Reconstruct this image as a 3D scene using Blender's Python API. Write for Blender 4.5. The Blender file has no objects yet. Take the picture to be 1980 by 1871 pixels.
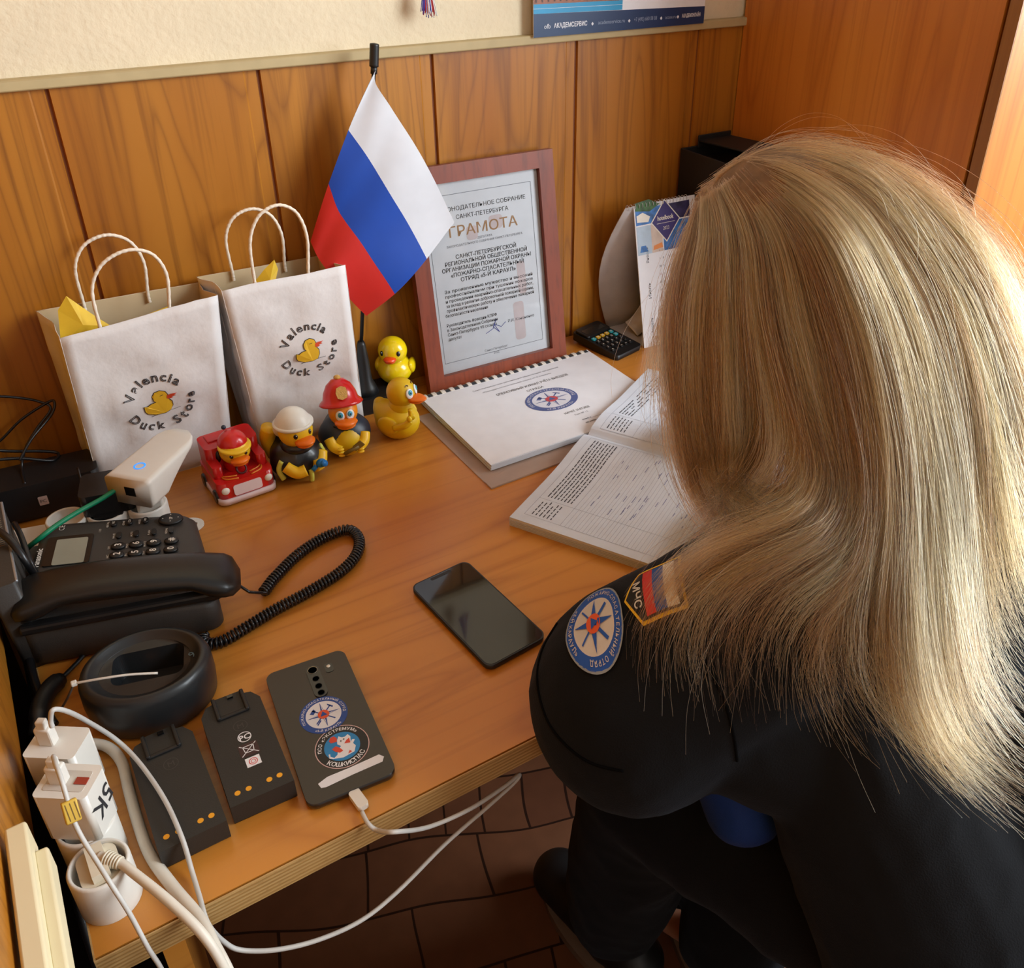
import bpy, bmesh, math, random
import numpy as np
from mathutils import Vector, Matrix, noise
from mathutils.bvhtree import BVHTree

random.seed(7)
S = bpy.context.scene
C = S.collection
PI = math.pi

# ------------------------------------------------------------------ camera
YAW, PITCH, ROLL = 0.56818599, 0.53872321, -0.00594753
FPX, CX, CY = 1743.587, 1062.25, 817.57
CAM = Vector((0, 0, 1.4085))
def _axes():
    cy, sy, cp, sp = math.cos(YAW), math.sin(YAW), math.cos(PITCH), math.sin(PITCH)
    F = Vector((sy * cp, cy * cp, -sp)); R = Vector((cy, -sy, 0)); D = F.cross(R)
    c, s = math.cos(ROLL), math.sin(ROLL)
    return c * R + s * D, -s * R + c * D, F
RT, DN, FW = _axes()
cam_d = bpy.data.cameras.new('camera'); cam = bpy.data.objects.new('camera', cam_d); C.objects.link(cam)
cam.matrix_world = Matrix(((RT.x, -DN.x, -FW.x, CAM.x), (RT.y, -DN.y, -FW.y, CAM.y), (RT.z, -DN.z, -FW.z, CAM.z), (0, 0, 0, 1)))
cam_d.sensor_width = 36; cam_d.sensor_fit = 'HORIZONTAL'; cam_d.lens = FPX * 36 / 1980
cam_d.shift_x = -(CX - 990) / 1980; cam_d.shift_y = (CY - 935.5) / 1980
cam_d.clip_start = 0.02
S.camera = cam
def ray(px, py): return RT * (px - CX) + DN * (py - CY) + FW * FPX
def Z(px, py, z=0.75): r = ray(px, py); return CAM + r * ((z - CAM.z) / r.z)
def Y(px, py, y): r = ray(px, py); return CAM + r * (y / r.y)
def X(px, py, x): r = ray(px, py); return CAM + r * (x / r.x)
def D(px, py, d): return CAM + ray(px, py).normalized() * d

# ------------------------------------------------------------------ world, daylight, exposure
w = bpy.data.worlds.new('world'); S.world = w; w.use_nodes = True
bg = w.node_tree.nodes['Background']; bg.inputs[0].default_value = (1.0, 0.97, 0.93, 1); bg.inputs[1].default_value = 0.44
def area(name, loc, aim, size, sizey, power, col):
    l = bpy.data.lights.new(name, 'AREA'); l.shape = 'RECTANGLE'; l.size = size; l.size_y = sizey; l.energy = power; l.color = col
    o = bpy.data.objects.new(name, l); C.objects.link(o); o.location = loc
    o.rotation_euler = (Vector(aim) - Vector(loc)).to_track_quat('-Z', 'Y').to_euler(); return o
area('window_daylight', (2.35, -0.60, 1.80), (0.6, 0.8, 0.9), 1.9, 1.5, 128, (0.86, 0.94, 1.0))
area('room_bounce', (-1.2, -1.4, 2.4), (0.4, 0.8, 0.8), 2.2, 2.0, 25, (1.0, 0.93, 0.84))
S.view_settings.view_transform = 'Standard'; S.view_settings.look = 'None'; S.view_settings.gamma = 1
S.view_settings.use_curve_mapping = False; S.view_settings.exposure = 0.08
S.cycles.max_bounces = 6; S.cycles.diffuse_bounces = 2; S.cycles.glossy_bounces = 3; S.cycles.transmission_bounces = 4; S.cycles.transparent_max_bounces = 8
S.cycles.caustics_reflective = False; S.cycles.caustics_refractive = False; S.cycles.use_adaptive_sampling = True; S.cycles.adaptive_threshold = 0.1; S.cycles.adaptive_min_samples = 16; S.cycles.use_denoising = True

# ------------------------------------------------------------------ materials
def lin(c):
    c = [x / 255 for x in c]
    return tuple(x / 12.92 if x <= 0.04045 else ((x + 0.055) / 1.055) ** 2.4 for x in c) + (1,)
MATS = {}
def mat(name, rgb, rough=0.5, metal=0, var=0.06, scale=40, bump=0, bscale=200, emit=0, spec=0.5, coat=0, trans=0, alpha=1, sss=0):
    if name in MATS: return MATS[name]
    m = bpy.data.materials.new(name); m.use_nodes = True; nt = m.node_tree; N = nt.nodes; L = nt.links
    b = N['Principled BSDF']; c = lin(rgb)
    tc = N.new('ShaderNodeTexCoord'); nz = N.new('ShaderNodeTexNoise'); nz.inputs['Scale'].default_value = scale; nz.inputs['Detail'].default_value = 3
    L.new(tc.outputs['Object'], nz.inputs['Vector'])
    r = N.new('ShaderNodeValToRGB'); L.new(nz.outputs[0], r.inputs[0])
    r.color_ramp.elements[0].position = 0.3; r.color_ramp.elements[1].position = 0.7
    r.color_ramp.elements[0].color = tuple(x * (1 - var) for x in c[:3]) + (1,)
    r.color_ramp.elements[1].color = tuple(min(1, x * (1 + var)) for x in c[:3]) + (1,)
    L.new(r.outputs[0], b.inputs['Base Color'])
    b.inputs['Roughness'].default_value = rough; b.inputs['Metallic'].default_value = metal
    b.inputs['Specular IOR Level'].default_value = spec; b.inputs['Coat Weight'].default_value = coat
    b.inputs['Transmission Weight'].default_value = trans; b.inputs['Alpha'].default_value = alpha
    if sss: b.inputs['Subsurface Weight'].default_value = sss; b.inputs['Subsurface Scale'].default_value = 0.01
    if emit: b.inputs['Emission Color'].default_value = c; b.inputs['Emission Strength'].default_value = emit
    if bump:
        n2 = N.new('ShaderNodeTexNoise'); n2.inputs['Scale'].default_value = bscale; n2.inputs['Detail'].default_value = 4
        L.new(tc.outputs['Object'], n2.inputs['Vector'])
        bp = N.new('ShaderNodeBump'); bp.inputs['Strength'].default_value = bump; bp.inputs['Distance'].default_value = 0.002
        L.new(n2.outputs[0], bp.inputs['Height']); L.new(bp.outputs[0], b.inputs['Normal'])
    MATS[name] = m; return m
def wood(name, ca, cb, cdark, along='x', across_scale=9, rough=0.35, coat=0.2, fig=1.0):
    """laminate with long grain: fine streaks plus slow cathedral figure"""
    m = bpy.data.materials.new(name); m.use_nodes = True; nt = m.node_tree; N = nt.nodes; L = nt.links
    b = N['Principled BSDF']; tc = N.new('ShaderNodeTexCoord')
    def mapped(s_along, s_across):
        mp = N.new('ShaderNodeMapping'); s = [s_across] * 3; s['xyz'.index(along)] = s_along
        mp.inputs['Scale'].default_value = s; L.new(tc.outputs['Object'], mp.inputs[0]); return mp
    mw = mapped(across_scale * 0.12, across_scale)
    dn = N.new('ShaderNodeTexNoise'); dn.inputs['Scale'].default_value = 0.9; dn.inputs['Detail'].default_value = 2; dn.inputs['Distortion'].default_value = 0.6
    L.new(mw.outputs[0], dn.inputs['Vector'])
    mul = N.new('ShaderNodeMath'); mul.operation = 'MULTIPLY'; mul.inputs[1].default_value = 16 * fig; L.new(dn.outputs[0], mul.inputs[0])
    fr = N.new('ShaderNodeMath'); fr.operation = 'PINGPONG'; fr.inputs[1].default_value = 1.0; L.new(mul.outputs[0], fr.inputs[0])
    pw = N.new('ShaderNodeMath'); pw.operation = 'POWER'; pw.inputs[1].default_value = 5; L.new(fr.outputs[0], pw.inputs[0])
    mf = mapped(across_scale * 0.35, across_scale * 14)
    fn = N.new('ShaderNodeTexNoise'); fn.inputs['Scale'].default_value = 1; fn.inputs['Detail'].default_value = 4; L.new(mf.outputs[0], fn.inputs['Vector'])
    ml = mapped(across_scale * 0.1, across_scale * 0.9)
    ln = N.new('ShaderNodeTexNoise'); ln.inputs['Scale'].default_value = 1; ln.inputs['Detail'].default_value = 3; L.new(ml.outputs[0], ln.inputs['Vector'])
    r1 = N.new('ShaderNodeValToRGB'); L.new(ln.outputs[0], r1.inputs[0])
    r1.color_ramp.elements[0].position = 0.32; r1.color_ramp.elements[1].position = 0.68
    r1.color_ramp.elements[0].color = lin(cb); r1.color_ramp.elements[1].color = lin(ca)
    mx = N.new('ShaderNodeMixRGB'); mx.inputs[2].default_value = lin(cdark); L.new(r1.outputs[0], mx.inputs[1])
    k = N.new('ShaderNodeMath'); k.operation = 'MULTIPLY'; k.inputs[1].default_value = 0.42; L.new(pw.outputs[0], k.inputs[0]); L.new(k.outputs[0], mx.inputs[0])
    mx2 = N.new('ShaderNodeMixRGB'); mx2.inputs[2].default_value = lin(cdark); L.new(mx.outputs[0], mx2.inputs[1])
    mr = N.new('ShaderNodeMapRange'); mr.inputs[1].default_value = 0.5; mr.inputs[2].default_value = 0.75; mr.inputs[4].default_value = 0.5
    L.new(fn.outputs[0], mr.inputs[0]); L.new(mr.outputs[0], mx2.inputs[0])
    L.new(mx2.outputs[0], b.inputs['Base Color']); b.inputs['Roughness'].default_value = rough; b.inputs['Coat Weight'].default_value = coat; b.inputs['Coat Roughness'].default_value = 0.25
    return m

M_DESK = wood('desk_laminate', (212, 142, 58), (198, 124, 42), (164, 90, 22), 'x', 7, 0.32, 0.25)
M_DESKEDGE = wood('desk_edge_band', (202, 164, 108), (190, 150, 92), (150, 108, 56), 'x', 40, 0.5, 0.0, 3)
M_PANEL = wood('wall_panel_wood', (184, 120, 36), (164, 98, 22), (104, 54, 8), 'z', 9, 0.40, 0.12, 1.8)
M_WARD = wood('wardrobe_laminate', (206, 132, 50), (190, 112, 36), (146, 74, 16), 'z', 8, 0.4, 0.15, 0.6)
M_WEDGE = wood('wardrobe_edge', (150, 100, 46), (140, 90, 38), (110, 66, 26), 'z', 8, 0.4, 0.1, 0.5)
M_FRAME = wood('frame_wood', (138, 62, 32), (122, 50, 24), (88, 32, 14), 'z', 14, 0.45, 0.05, 0.6)
M_GROOVE = mat('groove_dark', (124, 64, 16), 0.6)
M_WPAPER = mat('wallpaper_cream', (228, 212, 180), 0.8, var=0.05, scale=14, bump=0.6, bscale=120)
M_TRIM = mat('dado_trim', (186, 166, 122), 0.6)
M_PAPER = mat('white_paper', (234, 235, 240), 0.7, var=0.03)
M_PAPER2 = mat('bluish_paper', (212, 218, 228), 0.7, var=0.03)
M_INK = mat('ink_black', (40, 38, 40), 0.8)
M_INKG = mat('ink_grey', (120, 122, 130), 0.8)
M_INKB = mat('ink_blue', (70, 78, 160), 0.7)
M_GOLD = mat('gold_print', (176, 130, 84), 0.6)
M_WPLAST = mat('white_plastic', (226, 220, 210), 0.35, var=0.02)
M_CPLAST = mat('cream_plastic', (222, 206, 168), 0.45, var=0.02)
M_BPLAST = mat('black_plastic', (24, 24, 25), 0.42, var=0.1)
M_BPLAST2 = mat('charcoal_plastic', (60, 57, 54), 0.48, var=0.06, bump=0.1, bscale=900)
M_BGLOSS = mat('black_gloss', (8, 8, 9), 0.08, coat=0.5)
M_SOCK = mat('socket_dark', (120, 116, 110), 0.6)

# ------------------------------------------------------------------ mesh helpers
class MB:
    def __init__(s): s.v = []; s.f = []; s.m = []; s.sm = []
    def add(s, vs, fs, mat=0, smooth=False, M=None):
        o = len(s.v)
        s.v += [(M @ Vector(p)) if M is not None else Vector(p) for p in vs]
        for f in fs: s.f.append([i + o for i in f]); s.m.append(mat); s.sm.append(smooth)
        return s
    def box(s, c, sz, mat=0, M=None, bev=0, seg=2):
        bm = bmesh.new(); bmesh.ops.create_cube(bm, size=1)
        for v in bm.verts: v.co = Vector((v.co.x * sz[0] + c[0], v.co.y * sz[1] + c[1], v.co.z * sz[2] + c[2]))
        if bev: bmesh.ops.bevel(bm, geom=bm.edges[:], offset=bev, segments=seg, profile=0.5, affect='EDGES')
        bm.verts.index_update(); s._bm(bm, mat, bev > 0, M); return s
    def _bm(s, bm, mat, smooth, M):
        big = sorted((f.calc_area() for f in bm.faces), reverse=True)[0]
        o = len(s.m); s.add([v.co.copy() for v in bm.verts], [[v.index for v in f.verts] for f in bm.faces], mat, smooth, M)
        for i, f in enumerate(bm.faces):
            if len(f.verts) > 4 or f.calc_area() > big * 0.12: s.sm[o + i] = False
        bm.free()
    def prism(s, pts, z0, z1, mat=0, M=None, bev=0, smooth=False, seg=3, bevbot=False):
        """pts: outline (x, y) counter-clockwise; top edge rounded by bev"""
        bm = bmesh.new(); vs = [bm.verts.new((p[0], p[1], z0)) for p in pts]
        f = bm.faces.new(vs); r = bmesh.ops.extrude_face_region(bm, geom=[f])
        top = [g for g in r['geom'] if isinstance(g, bmesh.types.BMVert)]
        for v in top: v.co.z = z1
        if bev:
            ed = [e for e in bm.edges if (e.verts[0].co.z == z1 and e.verts[1].co.z == z1) or (bevbot and e.verts[0].co.z == z0 and e.verts[1].co.z == z0)]
            bmesh.ops.bevel(bm, geom=ed, offset=bev, segments=seg, profile=0.5, affect='EDGES')
        bmesh.ops.recalc_face_normals(bm, faces=bm.faces[:]); bm.verts.index_update()
        s._bm(bm, mat, smooth or bev > 0, M); return s
    def poly(s, pts, z=0, mat=0, M=None):
        s.add([(p[0], p[1], z) for p in pts], [list(range(len(pts)))], mat, False, M); return s
    def loft(s, rings, mat=0, smooth=True, M=None, caps=True, closed=True):
        n = len(rings[0]); vs = [p for r in rings for p in r]; fs = []
        for i in range(len(rings) - 1):
            for j in range(n if closed else n - 1):
                k = (j + 1) % n; fs.append([i * n + j, i * n + k, (i + 1) * n + k, (i + 1) * n + j])
        if caps: fs.append(list(range(n))[::-1]); fs.append([(len(rings) - 1) * n + j for j in range(n)])
        s.add(vs, fs, mat, smooth, M); return s
    def lathe(s, prof, n=32, mat=0, M=None, sx=1, sy=1, smooth=True, caps=True):
        s.loft([[(r * sx * math.cos(2 * PI * j / n), r * sy * math.sin(2 * PI * j / n), z) for j in range(n)] for r, z in prof], mat, smooth, M, caps); return s
    def ell(s, c, r, mat=0, M=None, n=24, k=14, fn=None):
        rings = []
        for i in range(k + 1):
            t = PI * i / k; q = []
            for j in range(n):
                a = 2 * PI * j / n; p = Vector((math.sin(t + 1e-4) * math.cos(a), math.sin(t + 1e-4) * math.sin(a), -math.cos(t)))
                if fn: p = fn(p)
                q.append((c[0] + p.x * r[0], c[1] + p.y * r[1], c[2] + p.z * r[2]))
            rings.append(q)
        s.loft(rings, mat, True, M); return s
    def tube(s, pts, r, n=8, mat=0, sub=4, closed=False, M=None):
        P = smooth_path(pts, sub, closed) if sub > 1 else [Vector(p) for p in pts]
        rr = r if callable(r) else (lambda t: r)
        rings = []; up = Vector((0.13, 0.21, 0.97)).normalized()
        for i, p in enumerate(P):
            if closed: t = (P[(i + 1) % len(P)] - P[i - 1]).normalized()
            else: t = (P[min(i + 1, len(P) - 1)] - P[max(i - 1, 0)]).normalized()
            a = t.cross(up)
            if a.length < 1e-3: a = t.cross(Vector((1, 0, 0)))
            a.normalize(); b = t.cross(a).normalized(); up = (-b if (-b).dot(up) > 0 else b)
            b = up; a = t.cross(b).normalized(); q = rr(i / max(1, len(P) - 1))
            rings.append([p + a * (math.cos(2 * PI * j / n) * q) + b * (math.sin(2 * PI * j / n) * q) for j in range(n)])
        if closed: rings.append(rings[0])
        s.loft(rings, mat, True, M, caps=not closed); return s
    def build(s, name, mats, parent=None, loc=None, rot=None):
        if not isinstance(mats, (list, tuple)): mats = [mats]
        me = bpy.data.meshes.new(name); me.from_pydata([tuple(v) for v in s.v], [], s.f)
        for m in mats: me.materials.append(m)
        me.polygons.foreach_set('material_index', s.m); me.polygons.foreach_set('use_smooth', s.sm); me.update()
        o = bpy.data.objects.new(name, me); C.objects.link(o)
        if loc is not None: o.location = loc
        if rot is not None: o.rotation_euler = rot
        if parent is not None: o.parent = parent
        return o
def smooth_path(pts, sub=4, closed=False):
    P = [Vector(p) for p in pts]; n = len(P); out = []
    for i in range(n if closed else n - 1):
        if closed: a, b, c, d = P[i - 1], P[i], P[(i + 1) % n], P[(i + 2) % n]
        else: a, b, c, d = P[max(i - 1, 0)], P[i], P[i + 1], P[min(i + 2, n - 1)]
        for k in range(sub):
            t = k / sub
            out.append(0.5 * ((2 * b) + (c - a) * t + (2 * a - 5 * b + 4 * c - d) * t * t + (3 * b - a - 3 * c + d) * t ** 3))
    if not closed: out.append(P[-1])
    return out
def rrect(w, h, r, n=5, cx=0, cy=0):
    out = []
    for (sx, sy, a0) in ((1, 1, 0), (-1, 1, 90), (-1, -1, 180), (1, -1, 270)):
        for k in range(n + 1):
            a = math.radians(a0 + 90 * k / n); out.append((cx + sx * (w / 2 - r) + r * math.cos(a), cy + sy * (h / 2 - r) + r * math.sin(a)))
    return out
def circ(r, n=32, cx=0, cy=0, ry=None): return [(cx + r * math.cos(2 * PI * k / n), cy + (ry or r) * math.sin(2 * PI * k / n)) for k in range(n)]
def ring_faces(mb, r0, r1, z, mat, M=None, n=40, ry0=None, ry1=None):
    a = circ(r0, n, ry=ry0); b = circ(r1, n, ry=ry1)
    mb.add([(p[0], p[1], z) for p in a] + [(p[0], p[1], z) for p in b], [[i, n + i, n + (i + 1) % n, (i + 1) % n][::-1] for i in range(n)], mat, False, M)
def T(x, y, z): return Matrix.Translation((x, y, z))
def Rz(a): return Matrix.Rotation(a, 4, 'Z')
def Rx(a): return Matrix.Rotation(a, 4, 'X')
def Ry(a): return Matrix.Rotation(a, 4, 'Y')
def basis(o, x, y, z=None):
    x = Vector(x).normalized(); y = Vector(y); y = (y - x * y.dot(x)).normalized(); z = x.cross(y)
    return Matrix(((x.x, y.x, z.x, o[0]), (x.y, y.y, z.y, o[1]), (x.z, y.z, z.z, o[2]), (0, 0, 0, 1)))
_tc = {}
def glyphs(txt, bold=0.0, outline=0.0, spacing=1.0):
    key = (txt, bold, outline, spacing)
    if key in _tc: return _tc[key]
    cu = bpy.data.curves.new('lettering', 'FONT'); cu.body = txt; cu.size = 1; cu.offset = bold; cu.resolution_u = 2; cu.space_character = spacing
    if outline: cu.fill_mode = 'NONE'; cu.bevel_depth = outline; cu.bevel_resolution = 0
    o = bpy.data.objects.new('lettering', cu); C.objects.link(o)
    bpy.context.view_layer.update()
    me = bpy.data.meshes.new_from_object(o.evaluated_get(bpy.context.evaluated_depsgraph_get()))
    vs = [v.co.copy() for v in me.vertices]; fs = [list(p.vertices) for p in me.polygons]
    bpy.data.objects.remove(o); bpy.data.curves.remove(cu); bpy.data.meshes.remove(me)
    xs = [v.x for v in vs] or [0]; _tc[key] = (vs, fs, min(xs), max(xs)); return _tc[key]
def text(mb, s, M, size, mat, align='c', bold=0.0, width=None, outline=0.0):
    """lettering lying in M's xy plane, baseline at M's origin"""
    vs, fs, a, b = glyphs(s, bold, outline)
    sx = size if width is None else width / max(1e-6, b - a)
    off = {'c': -(a + b) / 2, 'l': -a, 'r': -b}[align]
    mb.add([((v.x + off) * sx, v.y * size, v.z * size) for v in vs], fs, mat, False, M)
def arc_text(mb, s, M, R, size, mat, a0, a1, inside=False, bold=0.0, outline=0.0, z=0, sq=1.0):
    """letters around a circle from angle a0 to a1 (radians)"""
    ws = []
    for ch in s:
        if ch == ' ': ws.append(0.45); continue
        g = glyphs(ch, bold, outline); ws.append(max(0.2, g[3] - g[2]) + 0.12)
    tot = sum(ws); acc = 0
    for ch, wd in zip(s, ws):
        t = (acc + wd / 2) / tot; acc += wd; a = a0 + (a1 - a0) * t
        if ch == ' ': continue
        g = glyphs(ch, bold, outline); m = (g[2] + g[3]) / 2
        rot = a + PI / 2 if inside else a - PI / 2
        Q = M @ Rz(a) @ T(R, 0, z) @ Rz(PI / 2 if inside else -PI / 2)
        mb.add([((v.x - m) * size * sq, (v.y - 0.35) * size, v.z * size) for v in g[0]], g[1], mat, False, Q)
def seg(mb, a, b, wd, z, mat, M=None):
    a, b = Vector((*a, 0)), Vector((*b, 0)); d = (b - a).normalized(); n = Vector((-d.y, d.x, 0)) * wd / 2
    mb.add([(p.x, p.y, z) for p in (a - n, b - n, b + n, a + n)], [[0, 1, 2, 3]], mat, False, M)
def thing(name, label, cat, loc=(0, 0, 0), rz=0, group=None):
    o = bpy.data.objects.new(name, None); C.objects.link(o); o.empty_display_size = 0.02
    o.location = loc; o.rotation_euler = (0, 0, rz); return tag(o, label, cat, group)
def tag(o, label, cat, group=None, kind=None):
    o['label'] = label; o['category'] = cat
    if group: o['group'] = group
    if kind: o['kind'] = kind
    return o
def struct(o): o['kind'] = 'structure'; return o
EMB = dict(blue=(36, 74, 150), white=(226, 226, 232), orange=(222, 88, 46))
def emblem_mats(): return [mat('emblem_blue', EMB['blue'], 0.5), mat('emblem_white', EMB['white'], 0.5), mat('emblem_orange', EMB['orange'], 0.5)]
def emblem(mb, M, R, b, dz=0.00012, lettered=True, asp=1.0):
    """round rescue-squad emblem, materials at b (blue), b+1 (white), b+2 (orange)"""
    Q = M @ Matrix.Diagonal((asp, 1, 1, 1))
    mb.poly(circ(R, 48), dz, b, Q); mb.poly(circ(R * 0.74, 48), 2 * dz, b + 1, Q)
    for k in range(4):
        A = Q @ Rz(k * PI / 2)
        mb.poly([(0.10 * R, 0), (0, 0.70 * R), (-0.10 * R, 0)][::1], 3 * dz, b, A)
        mb.poly([(0.055 * R, 0.16 * R), (0.008 * R, 0.58 * R), (0.008 * R, 0.16 * R)], 4 * dz, b + 1, A)
    for a in (45, 135, 225, 315):
        t = math.radians(a); seg(mb, (0, 0), (0.56 * R * math.cos(t), 0.56 * R * math.sin(t)), 0.055 * R, 3 * dz, b, Q)
    A = Q @ Rz(math.radians(135)) @ T(0.46 * R, 0, 0); mb.poly([(-0.06 * R, -0.05 * R), (0.09 * R, -0.10 * R), (0.09 * R, 0.2 * R), (-0.08 * R, 0.17 * R)], 3 * dz, b, A)
    A = Q @ Rz(math.radians(45)) @ T(0.50 * R, 0, 0); mb.poly([(-0.03 * R, -0.16 * R), (0.05 * R, -0.14 * R), (0.06 * R, 0.16 * R), (-0.0 * R, 0.12 * R)], 3 * dz, b, A)
    A = Q @ Rz(math.radians(225)) @ T(0.42 * R, 0, 0); mb.poly([(-0.1 * R, 0.03 * R), (0.18 * R, 0.05 * R), (0.18 * R, 0.10 * R), (-0.1 * R, 0.09 * R)], 3 * dz, b, A)
    mb.poly(circ(R * 0.24, 24), 5 * dz, b + 2, Q)
    mb.poly([(R * 0.17 * math.cos(t), R * 0.17 * math.sin(t)) for t in (PI / 2, PI * 7 / 6, PI * 11 / 6)], 6 * dz, b, Q)
    if lettered:
        arc_text(mb, 'ПОЖАРНО-СПАСАТЕЛЬНЫЙ ОТРЯД', Q, R * 0.87, R * 0.16, b + 1, math.radians(195), math.radians(-15), z=2.5 * dz, bold=0.01)
        arc_text(mb, '«5-Й КАРАУЛ»', Q, R * 0.87, R * 0.16, b + 1, math.radians(232), math.radians(308), inside=True, z=2.5 * dz, bold=0.01)

# ================================================================== THE SETTING
WY = 1.155                                   # back wall (face of the panelling)
def make_setting():
    # floor: linoleum printed with irregular brown slabs
    m = bpy.data.materials.new('floor_linoleum'); m.use_nodes = True; nt = m.node_tree; N = nt.nodes; L = nt.links; b = N['Principled BSDF']
    tc = N.new('ShaderNodeTexCoord'); dn = N.new('ShaderNodeTexNoise'); dn.inputs['Scale'].default_value = 2.6; dn.inputs['Detail'].default_value = 1
    L.new(tc.outputs['Object'], dn.inputs['Vector'])
    ad = N.new('ShaderNodeVectorMath'); ad.operation = 'MULTIPLY_ADD'; L.new(dn.outputs['Color'], ad.inputs[0]); ad.inputs[1].default_value = (0.10, 0.10, 0); L.new(tc.outputs['Object'], ad.inputs[2])
    mp = N.new('ShaderNodeMapping'); mp.inputs['Rotation'].default_value = (0, 0, 0.35); L.new(ad.outputs[0], mp.inputs[0])
    br = N.new('ShaderNodeTexBrick'); br.inputs['Scale'].default_value = 3.6; br.inputs['Mortar Size'].default_value = 0.008; br.inputs['Bias'].default_value = -0.1
    br.inputs['Brick Width'].default_value = 0.75; br.inputs['Row Height'].default_value = 0.42; br.squash = 0.35; br.squash_frequency = 3; br.offset = 0.37
    br.inputs['Color1'].default_value = lin((124, 80, 54)); br.inputs['Color2'].default_value = lin((98, 58, 40)); br.inputs['Mortar'].default_value = lin((44, 24, 16))
    L.new(mp.outputs[0], br.inputs['Vector'])
    n2 = N.new('ShaderNodeTexNoise'); n2.inputs['Scale'].default_value = 30; n2.inputs['Detail'].default_value = 4; L.new(tc.outputs['Object'], n2.inputs['Vector'])
    mx = N.new('ShaderNodeMixRGB'); mx.blend_type = 'MULTIPLY'; mx.inputs[0].default_value = 0.35; L.new(br.outputs[0], mx.inputs[1]); L.new(n2.outputs[0], mx.inputs[2])
    L.new(mx.outputs[0], b.inputs['Base Color']); b.inputs['Roughness'].default_value = 0.4
    f = MB(); f.box((1.2, -0.3, -0.02), (3.4, 4.0, 0.04)); struct(f.build('floor', m))
    # back wall: papered wall above, grooved panelling below
    g = MB(); prof = []; xs = [0.090 - 0.2315 + 0.2305 * k for k in range(9)]
    x0 = -0.14; prof.append((x0, 0.0))
    for gx in xs:
        if gx - 0.02 < x0 + 0.005: continue
        prof += [(gx - 0.0185, 0), (gx - 0.0165, -0.0015), (gx - 0.003, -0.0015), (gx - 0.002, -0.0035), (gx + 0.0012, -0.0035), (gx + 0.0022, 0)]
    prof.append((2.6, 0.0))
    vs = [(x, WY - d, 0.0) for x, d in prof] + [(x, WY - d, 1.216) for x, d in prof]; n = len(prof)
    fs = [[i, i + 1, n + i + 1, n + i] for i in range(n - 1)]
    ms = [1 if (prof[i][1] == -0.0035 and prof[i + 1][1] == -0.0035) else 0 for i in range(n - 1)]
    for fc, mi in zip(fs, ms): g.add([vs[k] for k in fc], [[0, 1, 2, 3]], mi)
    g.box((1.23, WY + 0.03, 0.6), (2.74, 0.045, 1.2), 0)
    struct(g.build('wall_back_panelling', [M_PANEL, M_GROOVE]))
    u = MB(); u.box((1.23, WY + 0.045, 2.0), (2.74, 0.08, 1.56)); struct(u.build('wall_back', M_WPAPER))
    t = MB(); t.box((1.23, WY + 0.001, 1.2222), (2.74, 0.018, 0.0125), 0, bev=0.002); struct(t.build('trim_1', M_TRIM))
    # left wall: panelling, then a set-back part coloured dark as painted shade
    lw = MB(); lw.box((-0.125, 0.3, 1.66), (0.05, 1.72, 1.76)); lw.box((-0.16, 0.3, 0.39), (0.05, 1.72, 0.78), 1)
    struct(lw.build('wall_left', [M_PANEL, mat('wall_shade_brown', (58, 34, 22), 0.7)]))
make_setting()

def make_wardrobe():
    t = thing('wardrobe', 'tall orange-brown wooden wardrobe standing against the wall behind the person', 'wardrobe', (1.10, 0.705, 0))
    b = MB(); b.box((0.009, 0.226, 1.05), (0.018, 0.444, 2.06)); b.build('side_panel', M_WARD, t)
    b = MB(); b.box((0.40, 0.226, 1.05), (0.76, 0.44, 2.04)); b.box((0.4, 0.226, 0.012), (0.78, 0.42, 0.024)); b.build('body', M_WARD, t)
    b = MB(); b.box((0.2, -0.0095, 1.07), (0.395, 0.016, 1.98), 0); b.box((0.0007, -0.0095, 1.07), (0.0022, 0.0165, 1.98), 1)
    d = b.build('door', [M_WARD, M_WEDGE], t); h = MB(); h.tube([(0.36, -0.02, 1.0), (0.36, -0.045, 1.01), (0.36, -0.045, 1.11), (0.36, -0.02, 1.12)], 0.005, 8); h.build('handle', mat('steel', (170, 170, 170), 0.3, 1), d)
    b = MB(); b.box((0.60, -0.0095, 1.07), (0.395, 0.016, 1.98)); b.build('door', M_WARD, t)
make_wardrobe()

DX0, DX1, DY0, DY1 = -0.08, 1.095, 0.47, 1.153
def make_desk():
    t = thing('desk', 'orange-brown laminate desk with a pale striped edge, pushed against the panelled wall', 'desk', (DX0, DY0, 0))
    W, H = DX1 - DX0, DY1 - DY0
    b = MB(); b.box((W / 2, H / 2 + 0.001, 0.7375), (W, H - 0.002, 0.025)); b.build('desktop', M_DESK, t)
    e = MB(); e.box((W / 2, -0.0005, 0.7375), (W + 0.002, 0.0012, 0.0252)); e.box((-0.0006, H / 2, 0.7375), (0.0012, H, 0.0252))
    for k in range(6): e.box((W / 2, -0.0012, 0.7275 + k * 0.004), (W, 0.0004, 0.0014), 1)
    e.build('edge_band', [M_DESKEDGE, mat('edge_stripe', (168, 128, 72), 0.5)], t)
    for x in (0.045, W - 0.04):
        s = MB(); s.box((x, H / 2 + 0.02, 0.3625), (0.018, H - 0.06, 0.725)); s.build('side_panel', M_DESK, t)
    s = MB(); s.box((W / 2, H - 0.06, 0.5), (W - 0.1, 0.016, 0.44)); s.build('modesty_panel', M_DESK, t)
make_desk()

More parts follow.
